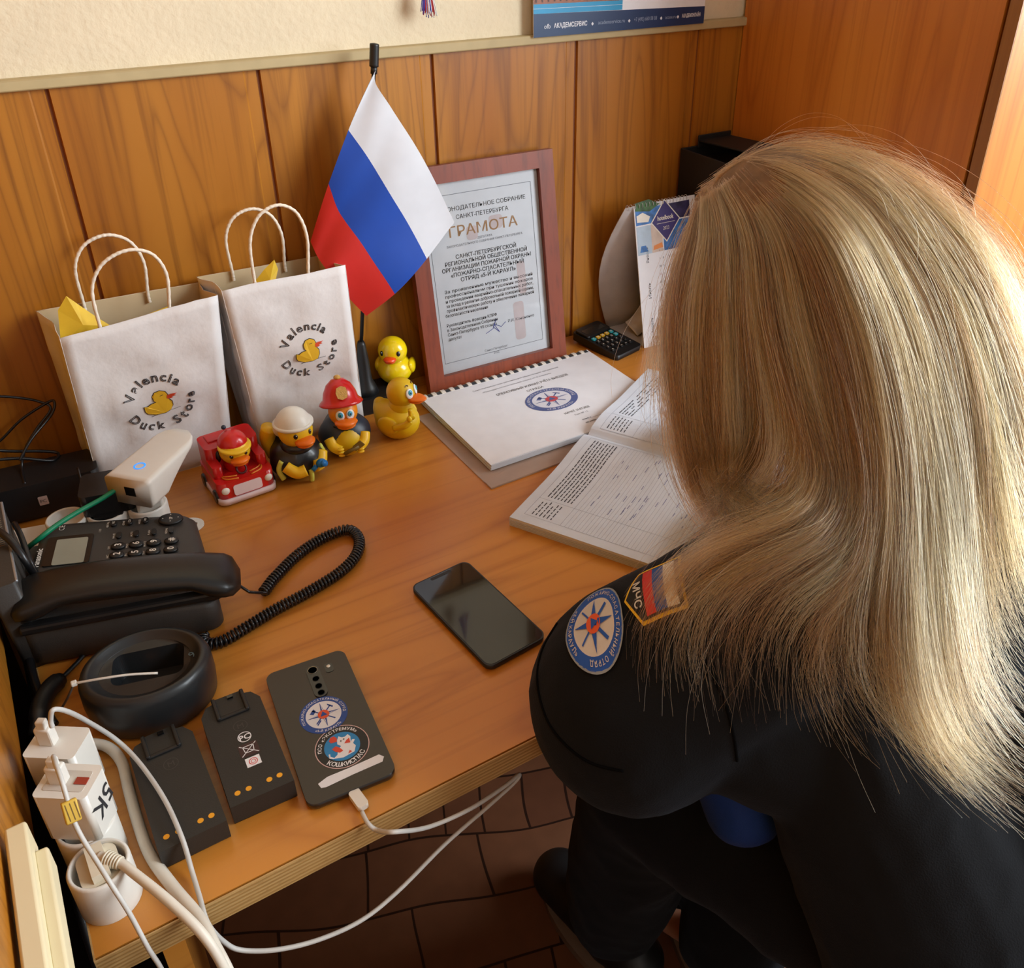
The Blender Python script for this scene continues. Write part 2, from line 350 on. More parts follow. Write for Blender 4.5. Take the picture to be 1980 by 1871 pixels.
def make_trunking():
    t = MB()
    t.box((-0.0905, 0.30, 0.886), (0.013, 0.36, 0.028), 0, bev=0.002); t.box((-0.081, 0.285, 0.876), (0.009, 0.36, 0.022), 0, bev=0.002)
    tag(t.build('cable_trunking', M_CPLAST), 'cream plastic cable duct fixed along the wooden left wall', 'cable duct')
make_trunking()

def make_wall_calendar():
    y = WY - 0.011
    t = thing('wall_calendar', 'wall calendar with a dark blue footer strip hanging above the wood panelling', 'calendar', (0.70, y, 1.226))
    b = MB(); Q = basis((0, 0, 0), (1, 0, 0), (0, 0.004, 1))
    b.prism([(0, 0), (0.306, 0), (0.306, 0.42), (0, 0.42)], 0, 0.0012, 0, Q); e = 0.0014
    b.poly([(0, 0), (0.306, 0), (0.306, 0.024), (0, 0.030)], e, 1, Q)
    b.poly([(0, 0.030), (0.15, 0.0275), (0.15, 0.034), (0, 0.036)], e, 2, Q); b.poly([(0, 0.0365), (0.15, 0.0345), (0.15, 0.040), (0, 0.042)], e, 2, Q)
    b.poly([(0, 0.042), (0.152, 0.040), (0.15, 0.30), (0, 0.30)], e, 3, Q)
    for k in range(14): seg(b, (0.004 + k * 0.01, 0.044), (0.02 + k * 0.0095, 0.30), 0.0022, 1.3 * e, 4, Q)
    f = T(0, 0.001, e * 1.2)
    text(b, 'АКАДЕМСЕРВИС', Q @ f @ T(0.033, 0.0095, 0), 0.0085, 5, 'l', bold=0.02, width=0.056); text(b, 'ofb', Q @ f @ T(0.017, 0.0095, 0), 0.0085, 5, 'l')
    text(b, 'academservice.ru', Q @ f @ T(0.108, 0.0095, 0), 0.0075, 6, 'l', width=0.047); text(b, '+7 (495) 660 08 08', Q @ f @ T(0.172, 0.0095, 0), 0.0075, 6, 'l', width=0.042)
    text(b, 'acase.ru', Q @ f @ T(0.230, 0.0095, 0), 0.0065, 6, 'l'); text(b, 'АКАДЕМОНЛАЙН', Q @ f @ T(0.262, 0.0095, 0), 0.007, 5, 'l', bold=0.02, width=0.036)
    for x in (0.098, 0.163, 0.222, 0.254): b.poly([(x - 0.0022, 0.012), (x, 0.0095), (x + 0.0022, 0.012), (x, 0.0145)], e * 1.3, 5, Q)
    b.build('sheet', [M_PAPER, mat('navy_strip', (18, 50, 92), 0.35), mat('sky_ribbon', (30, 150, 200), 0.4), mat('brown_photo', (140, 84, 56), 0.4, var=0.3, scale=60),
                      mat('brown_photo_dark', (78, 44, 30), 0.4, var=0.3), mat('footer_white', (230, 232, 238), 0.5), mat('footer_grey', (150, 165, 190), 0.5)], t)
make_wall_calendar()
def make_tassel():
    o = Y(830, 12, WY - 0.02); t = thing('tricolour_tassel', 'small red, white and blue thread tassel hanging on the papered wall', 'tassel', o)
    cols = [mat('thread_blue', (40, 50, 140), 0.8), mat('thread_red', (170, 36, 40), 0.8), mat('thread_white', (220, 220, 220), 0.8)]
    for c in range(3):
        b = MB()
        for k in range(14):
            x = (k - 7) * 0.0009 + random.uniform(-.001, .001) + (c - 1) * 0.003
            b.tube([(x * 0.3, 0, 0.05), (x * 0.7, 0.001, 0.02), (x * 1.3, -0.001, -0.004 - random.random() * 0.01)], 0.0006, 4, 0, 3)
        b.build('threads', cols[c], t)
    b = MB(); b.tube([(0, 0, 0.05), (0, 0.004, 0.16)], 0.0008, 5, 0, 1); b.box((0, 0.014, 0.16), (0.004, 0.03, 0.004)); b.build('hanging_loop', cols[0], t)
make_tassel()

# ================================================================== GIFT BAGS
def duck_print(mb, M, s, b):
    """flat yellow duck facing right, width about 1: b yellow, b+1 outline, b+2 beak"""
    body = [(-0.5, -0.22), (-0.44, -0.34), (-0.2, -0.44), (0.1, -0.46), (0.3, -0.40), (0.38, -0.22), (0.38, -0.05), (0.28, 0.10), (0.30, 0.24), (0.24, 0.40), (0.08, 0.48), (-0.08, 0.44), (-0.18, 0.30), (-0.16, 0.12), (-0.10, 0.04), (-0.26, 0.02), (-0.40, -0.06), (-0.5, -0.02)]
    A = M @ Matrix.Scale(s, 4)
    out = []
    cx = -0.05
    for i, p in enumerate(body):
        a = Vector(body[i - 1]); c = Vector(body[(i + 1) % len(body)]); t = (c - a).normalized(); out.append((p[0] + t.y * 0.025, p[1] - t.x * 0.025))
    mb.poly(out, 0.01, b + 1, A); mb.poly(body, 0.018, b, A)
    mb.poly([(0.25, 0.10), (0.36, 0.08), (0.46, 0.12), (0.40, 0.16), (0.56, 0.17), (0.50, 0.22), (0.60, 0.27), (0.40, 0.27), (0.27, 0.24)], 0.026, b + 2, A)
    seg(mb, (0.05, 0.27), (0.16, 0.29), 0.02, 0.026, b + 1, A); seg(mb, (-0.36, -0.50), (0.62, -0.40), 0.015, 0.01, b + 1, A)
M_BAG = mat('bag_paper', (236, 232, 230), 0.75, var=0.03, scale=12, bump=0.7, bscale=34)
M_BAGIN = mat('bag_paper_inside', (214, 190, 150), 0.8, var=0.05, scale=20)
M_TISSUE = mat('yellow_tissue', (236, 196, 50), 0.6, var=0.08)
M_PRINT = [mat('print_yellow', (240, 190, 44), 0.6), mat('print_outline', (52, 46, 48), 0.7), mat('print_beak', (222, 78, 40), 0.6)]
def make_bag(label, corners, logo, tissue, seed, hx):
    """corners: front bottom left/right, front top left/right, back top left/right, back bottom left/right (world)"""
    fbl, fbr, ftl, ftr, btl, btr, bbl, bbr = [Vector(c) for c in corners]
    o = (fbl + fbr + bbl + bbr) / 4; o.z = 0.75
    t = thing('gift_bag', label, 'bag', o)
    NX, NZ = 14, 18
    def quad(a, b, c, d, amp, k, wave=0):   # a..b bottom, c..d top
        vs = []
        nrm = (b - a).cross(c - a).normalized()
        for j in range(NZ + 1):
            for i in range(NX + 1):
                u, v = i / NX, j / NZ; p = (a.lerp(b, u)).lerp(c.lerp(d, u), v)
                e = min(1, 6 * u, 6 * (1 - u), 5 * v + 0.02)
                q = Vector((p.x * 22 + seed, p.y * 22, p.z * 22 + k))
                crease = (abs(noise.noise(q)) * 1.4 - 0.35) * amp * (1.4 - v)
                fold = -0.007 * math.exp(-((v - 0.30) * 9) ** 2) * (k < 2)
                vs.append(p + nrm * (crease + fold) * e - o + Vector((0, 0, wave * math.sin(u * 9 + seed))))
        fs = [[j * (NX + 1) + i, j * (NX + 1) + i + 1, (j + 1) * (NX + 1) + i + 1, (j + 1) * (NX + 1) + i] for j in range(NZ) for i in range(NX)]
        return vs, fs
    gl = (ftl + btl) / 2 + (ftr - ftl).normalized() * 0.006; gr = (ftr + btr) / 2 - (ftr - ftl).normalized() * 0.006
    glb = (fbl + bbl) / 2; grb = (fbr + bbr) / 2
    b = MB()
    for a in (quad(fbl, fbr, ftl, ftr, 0.010, 0, 0.0006), quad(bbr, bbl, btr, btl, 0.004, 9), quad(bbl, glb, btl, gl, 0.007, 14), quad(glb, fbl, gl, ftl, 0.007, 17), quad(fbr, grb, ftr, gr, 0.003, 22), quad(grb, bbr, gr, btr, 0.003, 26)):
        b.add(a[0], a[1], 0, True)
    b.add([p - o for p in (fbl, fbr, bbr, bbl)], [[3, 2, 1, 0]], 0)
    sh = b.build('body', [M_BAG, M_BAGIN], t)
    sd = sh.modifiers.new('thickness', 'SOLIDIFY'); sd.thickness = 0.0005; sd.offset = -1; sd.material_offset = 1
    # fold-over strip inside the rim
    b = MB(); n_in = ((ftl - btl).normalized()) * 0.0015
    b.add([p - o for p in (btl + n_in, btr + n_in, btr.lerp(bbr, 0.18) + n_in, btl.lerp(bbl, 0.18) + n_in)], [[0, 1, 2, 3]], 0); b.build('rim_strip', M_BAGIN, t)
    # twisted handles
    def handle(pl, pr, top, lean, w):
        up = Vector((0, 0, 1)) * top + lean; dr = -Vector((0, 0, 1)) * 0.012
        pts = [pl + dr - o, pl - o, pl + up * 0.55 - (pr - pl) * 0.02 - o, pl.lerp(pr, 0.12) + up * 0.86 - o, pl.lerp(pr, 0.35) + up - o, pl.lerp(pr, 0.62) + up * 1.01 - o, pl.lerp(pr, 0.88) + up * 0.85 - o, pr + up * 0.5 + (pr - pl) * 0.02 - o, pr - o, pr + dr - o]
        m = MB(); m.tube(pts, lambda q: w * (1 + 0.10 * math.sin(q * 190)), 8, 0, 14); m.build('handle', mat('twisted_paper', (240, 226, 206), 0.8, bump=0.4, bscale=300), t)
    fo = (ftl - btl).normalized() * 0.0045
    f0, f1, b0, b1, hf, hb, lf, lb = hx
    handle(ftl.lerp(ftr, f0) - fo, ftl.lerp(ftr, f1) - fo, hf, Vector(lf), 0.0021); handle(btl.lerp(btr, b0) + fo, btl.lerp(btr, b1) + fo, hb, Vector(lb), 0.0021)
    # print
    cx, cz, R = logo
    x = (ftr - ftl).lerp(fbr - fbl, 0.5).normalized(); up = (ftl.lerp(ftr, .5) - fbl.lerp(fbr, .5)).normalized()
    c = (fbl.lerp(fbr, cx)).lerp(ftl.lerp(ftr, cx), cz) - o; nn = x.cross(up) * 0.0042
    Q = basis(c + nn, x, up); b = MB()
    duck_print(b, Q @ T(0, -0.001, 0), R * 1.02, 0)
    arc_text(b, 'Valencia', Q, R * 1.0, R * 0.46, 1, math.radians(164), math.radians(36), outline=0.028, sq=1.05, z=0.0002)
    arc_text(b, 'Duck Store', Q, R * 1.0, R * 0.46, 1, math.radians(196), math.radians(370), inside=True, outline=0.028, sq=1.05, z=0.0002)
    pr = b.build('shop_print', M_PRINT, t)
    body = sh.data; bvh = BVHTree.FromPolygons([v.co.copy() for v in body.vertices], [list(p.vertices) for p in body.polygons])
    nn = nn.normalized()
    for v in pr.data.vertices:
        rel = (v.co - c).dot(nn) - 0.0042; base = v.co - nn * (v.co - c).dot(nn)
        h = bvh.ray_cast(base + nn * 0.03, -nn)
        if h[0] is not None: v.co = h[0] + nn * (0.0005 + rel)
    # tissue
    for poly in tissue:
        b = MB(); P = [Vector(p) - o for p in poly]; cen = sum(P, Vector()) / len(P); vs = [cen + Vector((0, -0.006, -0.004))] + P
        b.add(vs, [[0, i + 1, (i + 1) % len(P) + 1] for i in range(len(P))], 0)
        ts = b.build('tissue_paper', M_TISSUE, t); sd = ts.modifiers.new('thickness', 'SOLIDIFY'); sd.thickness = 0.0006
make_bag('white paper gift bag by the left wall with yellow tissue at its corner',
    [(0.024, 1.078, 0.7502), (0.188, 1.078, 0.7502), Y(115, 655, 1.068), Y(421, 570, 1.068), Y(69, 601, 1.142), Y(384, 546, 1.142), (0.020, 1.150, 0.7502), (0.186, 1.150, 0.7502)],
    (0.52, 0.475, 0.036), [[Y(112, 600, 1.10), Y(128, 572, 1.10), Y(150, 588, 1.10), Y(185, 612, 1.095), Y(215, 630, 1.09), Y(190, 660, 1.09), Y(118, 665, 1.09)], [Y(290, 605, 1.10), Y(325, 592, 1.10), Y(325, 620, 1.1), Y(290, 630, 1.1)]], 1.3,
    (0.25, 0.69, 0.27, 0.66, 0.076, 0.078, (0.006, 0, 0), (0.004, -0.004, 0)))
make_bag('white paper gift bag between the other bag and the flag stand',
    [(0.226, 1.072, 0.7502), (0.371, 1.070, 0.7502), Y(428, 562, 1.066), Y(668, 513, 1.066), Y(380, 535, 1.140), Y(614, 495, 1.140), (0.222, 1.146, 0.7502), (0.368, 1.146, 0.7502)],
    (0.58, 0.56, 0.034), [[Y(490, 548, 1.10), Y(512, 520, 1.10), Y(530, 502, 1.10), Y(537, 520, 1.10), Y(532, 545, 1.09), Y(510, 560, 1.09)]], 5.1,
    (0.27, 0.70, 0.27, 0.70, 0.088, 0.076, (0.006, 0, 0), (0.0, -0.004, 0)))

# ================================================================== FLAG ON ITS STAND
def make_flag():
    o = Vector((0.405, 1.108, 0.75))
    t = thing('table_flag', 'small white, blue and red flag on a black plastic pole and stand', 'flag', o)
    b = MB(); b.prism([(-0.034, -0.022), (0.030, -0.026), (0.036, 0.030), (-0.030, 0.034)], 0, 0.024, 0, bev=0.004, seg=2)
    b.lathe([(0.019, 0.022), (0.015, 0.034), (0.010, 0.045), (0.0085, 0.075), (0.0060, 0.10), (0.0045, 0.105)], 20, 0, T(-0.012, 0.002, 0)); b.build('stand', M_BPLAST, t)
    p0 = Vector((-0.012, 0.002, 0.10)); p1 = Y(723, 135, 1.112) - o; p2 = Y(724, 83, 1.112) - o
    b = MB(); b.tube([p0, p1], 0.0026, 10, 0, 1); b.build('pole', M_BPLAST, t)
    b = MB(); b.tube([p1 - (p2 - p1) * 0.15, p1 + (p2 - p1) * 0.15], 0.0042, 10, 0, 1); b.tube([p1 + (p2 - p1) * 0.12, p1.lerp(p2, 0.5), p1.lerp(p2, 0.9), p2], lambda q: 0.0058 if q < 0.8 else 0.0058 * (1.03 - q) * 4.6, 12, 0, 4); b.build('finial', M_BPLAST, t)
    rows = [[(726, 136), (729, 165), (758, 210), (800, 278), (846, 362), (878, 430)],
            [(675, 252), (697, 285), (722, 322), (752, 372), (790, 432), (825, 500)],
            [(635, 355), (650, 398), (670, 430), (700, 472), (730, 518), (762, 567)],
            [(602, 468), (612, 492), (630, 520), (655, 552), (682, 584), (710, 612)]]
    dep = [[1.107, 1.105, 1.098, 1.089, 1.083, 1.080], [1.104, 1.100, 1.092, 1.083, 1.077, 1.076], [1.105, 1.099, 1.090, 1.082, 1.078, 1.078], [1.109, 1.102, 1.093, 1.087, 1.085, 1.086]]
    G = [[Y(*rows[r][c], dep[r][c]) - o for c in range(6)] for r in range(4)]
    R0 = [smooth_path(g, 8) for g in G]; R = [smooth_path([R0[r][i] for r in range(4)], 8) for i in range(len(R0[0]))]
    for s_, nm in enumerate(('white_stripe', 'blue_stripe', 'red_stripe')):
        b = MB(); n = len(R); K = 8; vs = []
        for i in range(n):
            for k in range(K + 1):
                f = k / K; p = R[i][s_ * 8 + k]; q = (s_ + f); wv = 0.0022 * math.sin(q * 2.6 + i * 0.16) + 0.0012 * math.sin(i * 0.42 + q)
                vs.append(p + Vector((0, wv, 0)))
        fs = [[i * (K + 1) + k, (i + 1) * (K + 1) + k, (i + 1) * (K + 1) + k + 1, i * (K + 1) + k + 1] for i in range(n - 1) for k in range(K)]
        b.add(vs, fs, 0, True)
        ob = b.build(nm, mat('flag_' + nm, [(212, 214, 220), (10, 68, 168), (204, 36, 28)][s_], 0.55, var=0.03), t)
        sd = ob.modifiers.new('thickness', 'SOLIDIFY'); sd.thickness = 0.0004; sd.offset = -1; sd.use_rim = False
make_flag()

# ================================================================== FRAMED CERTIFICATE
def make_frame():
    bl = Vector((0.483, 1.098, 0.7502)); br = Vector((0.722, 1.094, 0.7502)); tr = Y(1046, 288, 1.143)
    x = (br - bl).normalized(); u = (tr - br); H = u.length; W = (br - bl).length
    t = thing('framed_certificate', 'certificate in a reddish-brown wooden frame leaning on the wall', 'frame', bl)
    Q = basis((0, 0, 0), x, u.normalized()); fw = 0.0245
    b = MB()
    for (p, q, r, s) in (((0, 0), (W, 0), (W - fw, fw), (fw, fw)), ((W, 0), (W, H), (W - fw, H - fw), (W - fw, fw)), ((W, H), (0, H), (fw, H - fw), (W - fw, H - fw)), ((0, H), (0, 0), (fw, fw), (fw, H - fw))):
        b.prism([p, q, r, s], 0.001, 0.015, 0, Q, bev=0.003)
    b.build('frame', M_FRAME, t)
    b = MB(); b.box((W / 2, H / 2, 0.003), (W - 0.02, H - 0.02, 0.004), 0, Q); b.build('backing_board', mat('fibreboard', (110, 80, 56), 0.8), t)
    b = MB(); z = 0.0058; cx = W / 2; pw = W - 2 * fw + 0.004; ph = H - 2 * fw + 0.004
    b.prism(rrect(pw, ph, 0.001, 1, cx, H / 2), 0.005, z, 0, Q)
    x0, x1, y0, y1 = fw + 0.008, W - fw - 0.012, fw + 0.016, H - fw - 0.018
    for a, c in (((x0, y0), (x1, y0)), ((x1, y0), (x1, y1)), ((x1, y1), (x0, y1)), ((x0, y1), (x0, y0))): seg(b, a, c, 0.0007, z + 0.0002, 2, Q)
    e = z + 0.0003; yc = lambda f: y0 + (y1 - y0) * f
    for k, (fx, fy, wd, ht) in enumerate(((0.02, 0.80, 0.022, 0.020), (-0.02, 0.76, 0.018, 0.020), (0.055, 0.43, 0.014, 0.05), (0.045, 0.16, 0.018, 0.06))):
        b.prism(rrect(wd, ht, 0.005, 4, cx + fx, yc(fy)), e - 0.0002, e - 0.0001, 4, Q)
    text(b, 'ЗАКОНОДАТЕЛЬНОЕ СОБРАНИЕ', Q @ T(cx, yc(0.905), e), 0.0085, 1, width=0.145); text(b, 'САНКТ-ПЕТЕРБУРГА', Q @ T(cx, yc(0.855), e), 0.0085, 1, width=0.085)
    text(b, 'ГРАМОТА', Q @ T(cx, yc(0.755), e), 0.021, 3, width=0.112, bold=0.006)
    text(b, 'ДЕПУТАТА', Q @ T(cx, yc(0.720), e), 0.0045, 2); text(b, 'ЗАКОНОДАТЕЛЬНОГО СОБРАНИЯ САНКТ-ПЕТЕРБУРГА', Q @ T(cx, yc(0.696), e), 0.0045, 2, width=0.125)
    for k, (s, wd) in enumerate((('САНКТ-ПЕТЕРБУРГСКОЙ', 0.10), ('РЕГИОНАЛЬНОЙ ОБЩЕСТВЕННОЙ', 0.136), ('ОРГАНИЗАЦИИ ПОЖАРНОЙ ОХРАНЫ', 0.148), ('«ПОЖАРНО-СПАСАТЕЛЬНЫЙ', 0.122), ('ОТРЯД «5-Й КАРАУЛ»', 0.092))):
        text(b, s, Q @ T(cx, yc(0.625 - 0.035 * k), e), 0.0082, 1, width=wd, bold=0.012)
    for k, s in enumerate(('   За проявленные мужество и высокий', 'профессионализм при тушении пожаров', 'и проведении аварийно-спасательных работ,', 'за вклад в развитие добровольной пожарной охраны,', 'профилактическую работу и обеспечение пожарной')):
        text(b, s, Q @ T(cx, yc(0.430 - 0.029 * k), e), 0.0066, 1, width=0.148, bold=0.01)
    text(b, 'безопасности населения', Q @ T(x0 + 0.010, yc(0.285), e), 0.0066, 1, 'l', width=0.07, bold=0.01)
    for k, (s, wd) in enumerate((('Руководитель фракции КПРФ', 0.084), ('в Законодательном Собрании', 0.084), ('Санкт-Петербурга VII созыва', 0.082), ('депутат', 0.022))):
        text(b, s, Q @ T(x0 + 0.010, yc(0.225 - 0.029 * k), e), 0.0066, 1, 'l', width=wd, bold=0.008)
    text(b, 'Р.И. Кононенко', Q @ T(x1 - 0.012, yc(0.165), e), 0.0064, 1, 'r', width=0.046)
    text(b, 'Санкт-Петербург', Q @ T(cx, yc(0.012), e), 0.0048, 2); text(b, '2022', Q @ T(cx, yc(-0.015), e), 0.0048, 2)
    sg = [(0.105, 0.128), (0.118, 0.150), (0.124, 0.205), (0.118, 0.160), (0.128, 0.120), (0.120, 0.175), (0.132, 0.150), (0.140, 0.175)]
    for p, q in zip(sg, sg[1:]): seg(b, (p[0], yc(p[1])), (q[0], yc(q[1])), 0.0009, e + 0.0001, 5, Q)
    b.build('certificate_sheet', [M_PAPER, M_INK, M_INKG, M_GOLD, mat('pale_pink_print', (222, 204, 204), 0.6), M_INKB], t)
    g = MB(); g.poly(rrect(pw, ph, 0.0005, 1, cx, H / 2), 0.0082, 0, Q); g.build('glass', glass(), t)
    b = MB(); b.add([(W / 2 - 0.03, 0.0, 0.0)] and [Q @ Vector(p) for p in ((W / 2 - 0.025, H * 0.62, 0), (W / 2 + 0.025, H * 0.62, 0), (W / 2 + 0.03, 0.012, -0.018), (W / 2 - 0.03, 0.012, -0.018))], [[0, 1, 2, 3]], 0); b.build('easel_back', mat('fibreboard', (110, 80, 56), 0.8), t)
def glass():
    if 'clear_glass' in MATS: return MATS['clear_glass']
    m = bpy.data.materials.new('clear_glass'); m.use_nodes = True; nt = m.node_tree; N = nt.nodes; L = nt.links
    N.remove(N['Principled BSDF']); tr = N.new('ShaderNodeBsdfTransparent'); gl = N.new('ShaderNodeBsdfGlossy'); gl.inputs['Roughness'].default_value = 0.03
    fr = N.new('ShaderNodeFresnel'); fr.inputs[0].default_value = 1.45; mx = N.new('ShaderNodeMixShader')
    L.new(fr.outputs[0], mx.inputs[0]); L.new(tr.outputs[0], mx.inputs[1]); L.new(gl.outputs[0], mx.inputs[2]); L.new(mx.outputs[0], N['Material Output'].inputs[0])
    MATS['clear_glass'] = m; return m
make_frame()

# ================================================================== DUCKS AND TRUCK
M_DY = mat('duck_yellow', (246, 214, 20), 0.22, var=0.03, coat=0.4, sss=0.15)
M_DY2 = mat('duck_amber', (222, 182, 14), 0.45, var=0.04, sss=0.1)
M_DYM = mat('duck_yellow_matt', (244, 196, 34), 0.4, var=0.04, sss=0.1)
M_DO = mat('duck_orange', (240, 118, 18), 0.35, sss=0.1)
M_DOR = mat('duck_red_orange', (236, 78, 26), 0.25, coat=0.3)
M_EYEW = mat('eye_white', (236, 240, 240), 0.3); M_EYEB = mat('eye_black', (16, 14, 12), 0.15, coat=0.5); M_EYEC = mat('eye_cyan', (60, 160, 190), 0.3)
M_RED = mat('toy_red', (206, 30, 28), 0.28, var=0.04, coat=0.3); M_BLK = mat('toy_black', (22, 22, 24), 0.35, coat=0.2)
M_NAVY = mat('toy_navy', (34, 46, 62), 0.4); M_WHT = mat('toy_white', (232, 228, 216), 0.4); M_LIME = mat('toy_lime', (214, 220, 96), 0.4); M_CYAN = mat('toy_blue', (24, 118, 190), 0.35)
def blob(name, m, parent, c, r, fn=None, M=None, n=28, k=18):
    b = MB(); b.ell(c, r, 0, M, n, k, fn); return b.build(name, m, parent)
def on_head(hc, hr, az, el, out=0.0):
    """point on a head ellipsoid; az 0 = straight ahead (-y), positive towards its left (+x)"""
    d = Vector((math.sin(az) * math.cos(el), -math.cos(az) * math.cos(el), math.sin(el)))
    p = Vector((hc[0] + hr[0] * d.x, hc[1] + hr[1] * d.y, hc[2] + hr[2] * d.z)); return p + d * out, d
def eye(parent, hc, hr, az, el, r, mats, look=(0, 0), flat=0.35):
    p, d = on_head(hc, hr, az, el); x = Vector((0, 0, 1)).cross(d).normalized(); Q = basis(p, x, d.cross(x))
    b = MB(); k = 0
    if len(mats) == 3: b.ell((0, 0, 0), (r, r * 1.25, r * flat), 0, Q, 18, 10); b.ell((look[0] * r, look[1] * r, r * flat * 0.55), (r * 0.62, r * 0.72, r * 0.3), 1, Q, 16, 8); b.ell((look[0] * r, look[1] * r, r * flat * 0.8), (r * 0.34, r * 0.4, r * 0.24), 2, Q, 14, 8)
    else: b.ell((0, 0, 0), (r, r * 1.3, r * flat), 0, Q, 18, 10); b.ell((r * 0.3, r * 0.45, r * flat * 0.8), (r * 0.28, r * 0.28, r * 0.18), 1, Q, 10, 6)
    b.build('eye', mats, parent)
def beak(parent, hc, hr, el, wdt, ln, m, openb=True, droop=0.0, th=0.3):
    p, d = on_head(hc, hr, 0, el); b = MB()
    def f(q):
        s = 1 - 0.25 * max(0, -q.y); return Vector((q.x * s, q.y, q.z + 0.35 * q.y * q.y * 0.5))
    b.ell((p.x, p.y - ln * 0.25, p.z + wdt * 0.10), (wdt, ln, wdt * th), 0, None, 24, 12, f)
    if openb: b.ell((p.x, p.y - ln * 0.12, p.z - wdt * 0.22), (wdt * 0.82, ln * 0.78, wdt * th * 0.8), 0, None, 22, 10)
    return b.build('beak', m, parent)
def body_fn(q):   # duck body: fuller in front, tail flick at the back
    z = q.z
    if q.y > 0.35 and q.z > -0.2: z += (q.y - 0.35) ** 1.5 * 1.1
    return Vector((q.x * (1 - 0.22 * max(0, q.y)), q.y, max(z, -0.86)))
def duck_upper():
    t = thing('rubber_duck', 'glossy bright yellow rubber duck with round black eyes, the higher of two plain ducks', 'toy duck', (0.443, 1.118, 0.7742), -0.62); t.scale = (0.9, 0.9, 0.9)
    b = MB(); hc, hr = (0, -0.004, 0.058), (0.0235, 0.0225, 0.0235)
    b.ell((0, 0.002, 0.023), (0.0285, 0.030, 0.025), 0, None, 32, 20, body_fn); b.build('body', M_DY, t)
    blob('head', M_DY, t, hc, hr)
    for s in (-1, 1):
        blob('wing', M_DY, t, (s * 0.0265, 0.006, 0.026), (0.007, 0.015, 0.012), lambda q: Vector((q.x, q.y, q.z + 0.4 * q.y * q.y)))
        eye(t, hc, hr, s * 0.62, 0.12, 0.0034, [M_EYEB, M_EYEW])
    beak(t, hc, hr, -0.28, 0.0105, 0.010, M_DOR, True, th=0.42)
duck_upper()
def duck_lower():
    t = thing('rubber_duck', 'amber yellow rubber duck with blue eyes raising one wing tip to its beak', 'toy duck', (0.400, 1.012, 0.7502), 0.62); t.scale = (0.93, 0.93, 0.93)
    b = MB(); hc, hr = (0, -0.008, 0.074), (0.0205, 0.0215, 0.0225)
    b.ell((0, 0.004, 0.026), (0.029, 0.036, 0.030), 0, None, 32, 20, body_fn); b.ell((0, 0.030, 0.046), (0.009, 0.010, 0.011), 0); b.ell((0, -0.006, 0.052), (0.017, 0.018, 0.018), 0); b.build('body', M_DY2, t)
    blob('head', M_DY2, t, hc, hr)
    for s in (-1, 1): eye(t, hc, hr, s * 0.42, 0.22, 0.0062, [M_EYEW, M_EYEC, M_EYEB], (0.1, 0.25))
    k = MB()
    for s in (-1, 1):
        q = [on_head(hc, hr, s * a, e, 0.0006)[0] for a, e in ((0.30, 0.72), (0.45, 0.82), (0.62, 0.72))]; k.tube(q, 0.0006, 5, 0, 3)
    k.build('eyebrows', M_EYEB, t)
    beak(t, hc, hr, -0.25, 0.0125, 0.0165, M_DO, True, th=0.32)
    for s in (-1, 1):
        m = MB(); m.ell((s * 0.0275, 0.002, 0.030), (0.007, 0.017, 0.014), 0, None, 20, 12)
        if s < 0: m.tube([(-0.030, -0.010, 0.030), (-0.027, -0.026, 0.036), (-0.0215, -0.033, 0.043)], 0.0052, 10, 0, 4); m.tube([(-0.0215, -0.033, 0.043), (-0.0215, -0.034, 0.052), (-0.0215, -0.034, 0.062)], 0.0030, 10, 0, 3); m.ell((-0.0255, -0.034, 0.048), (0.0035, 0.004, 0.005)); m.ell((-0.0175, -0.035, 0.048), (0.0035, 0.004, 0.005))
        m.build('wing', M_DY2, t)
duck_lower()
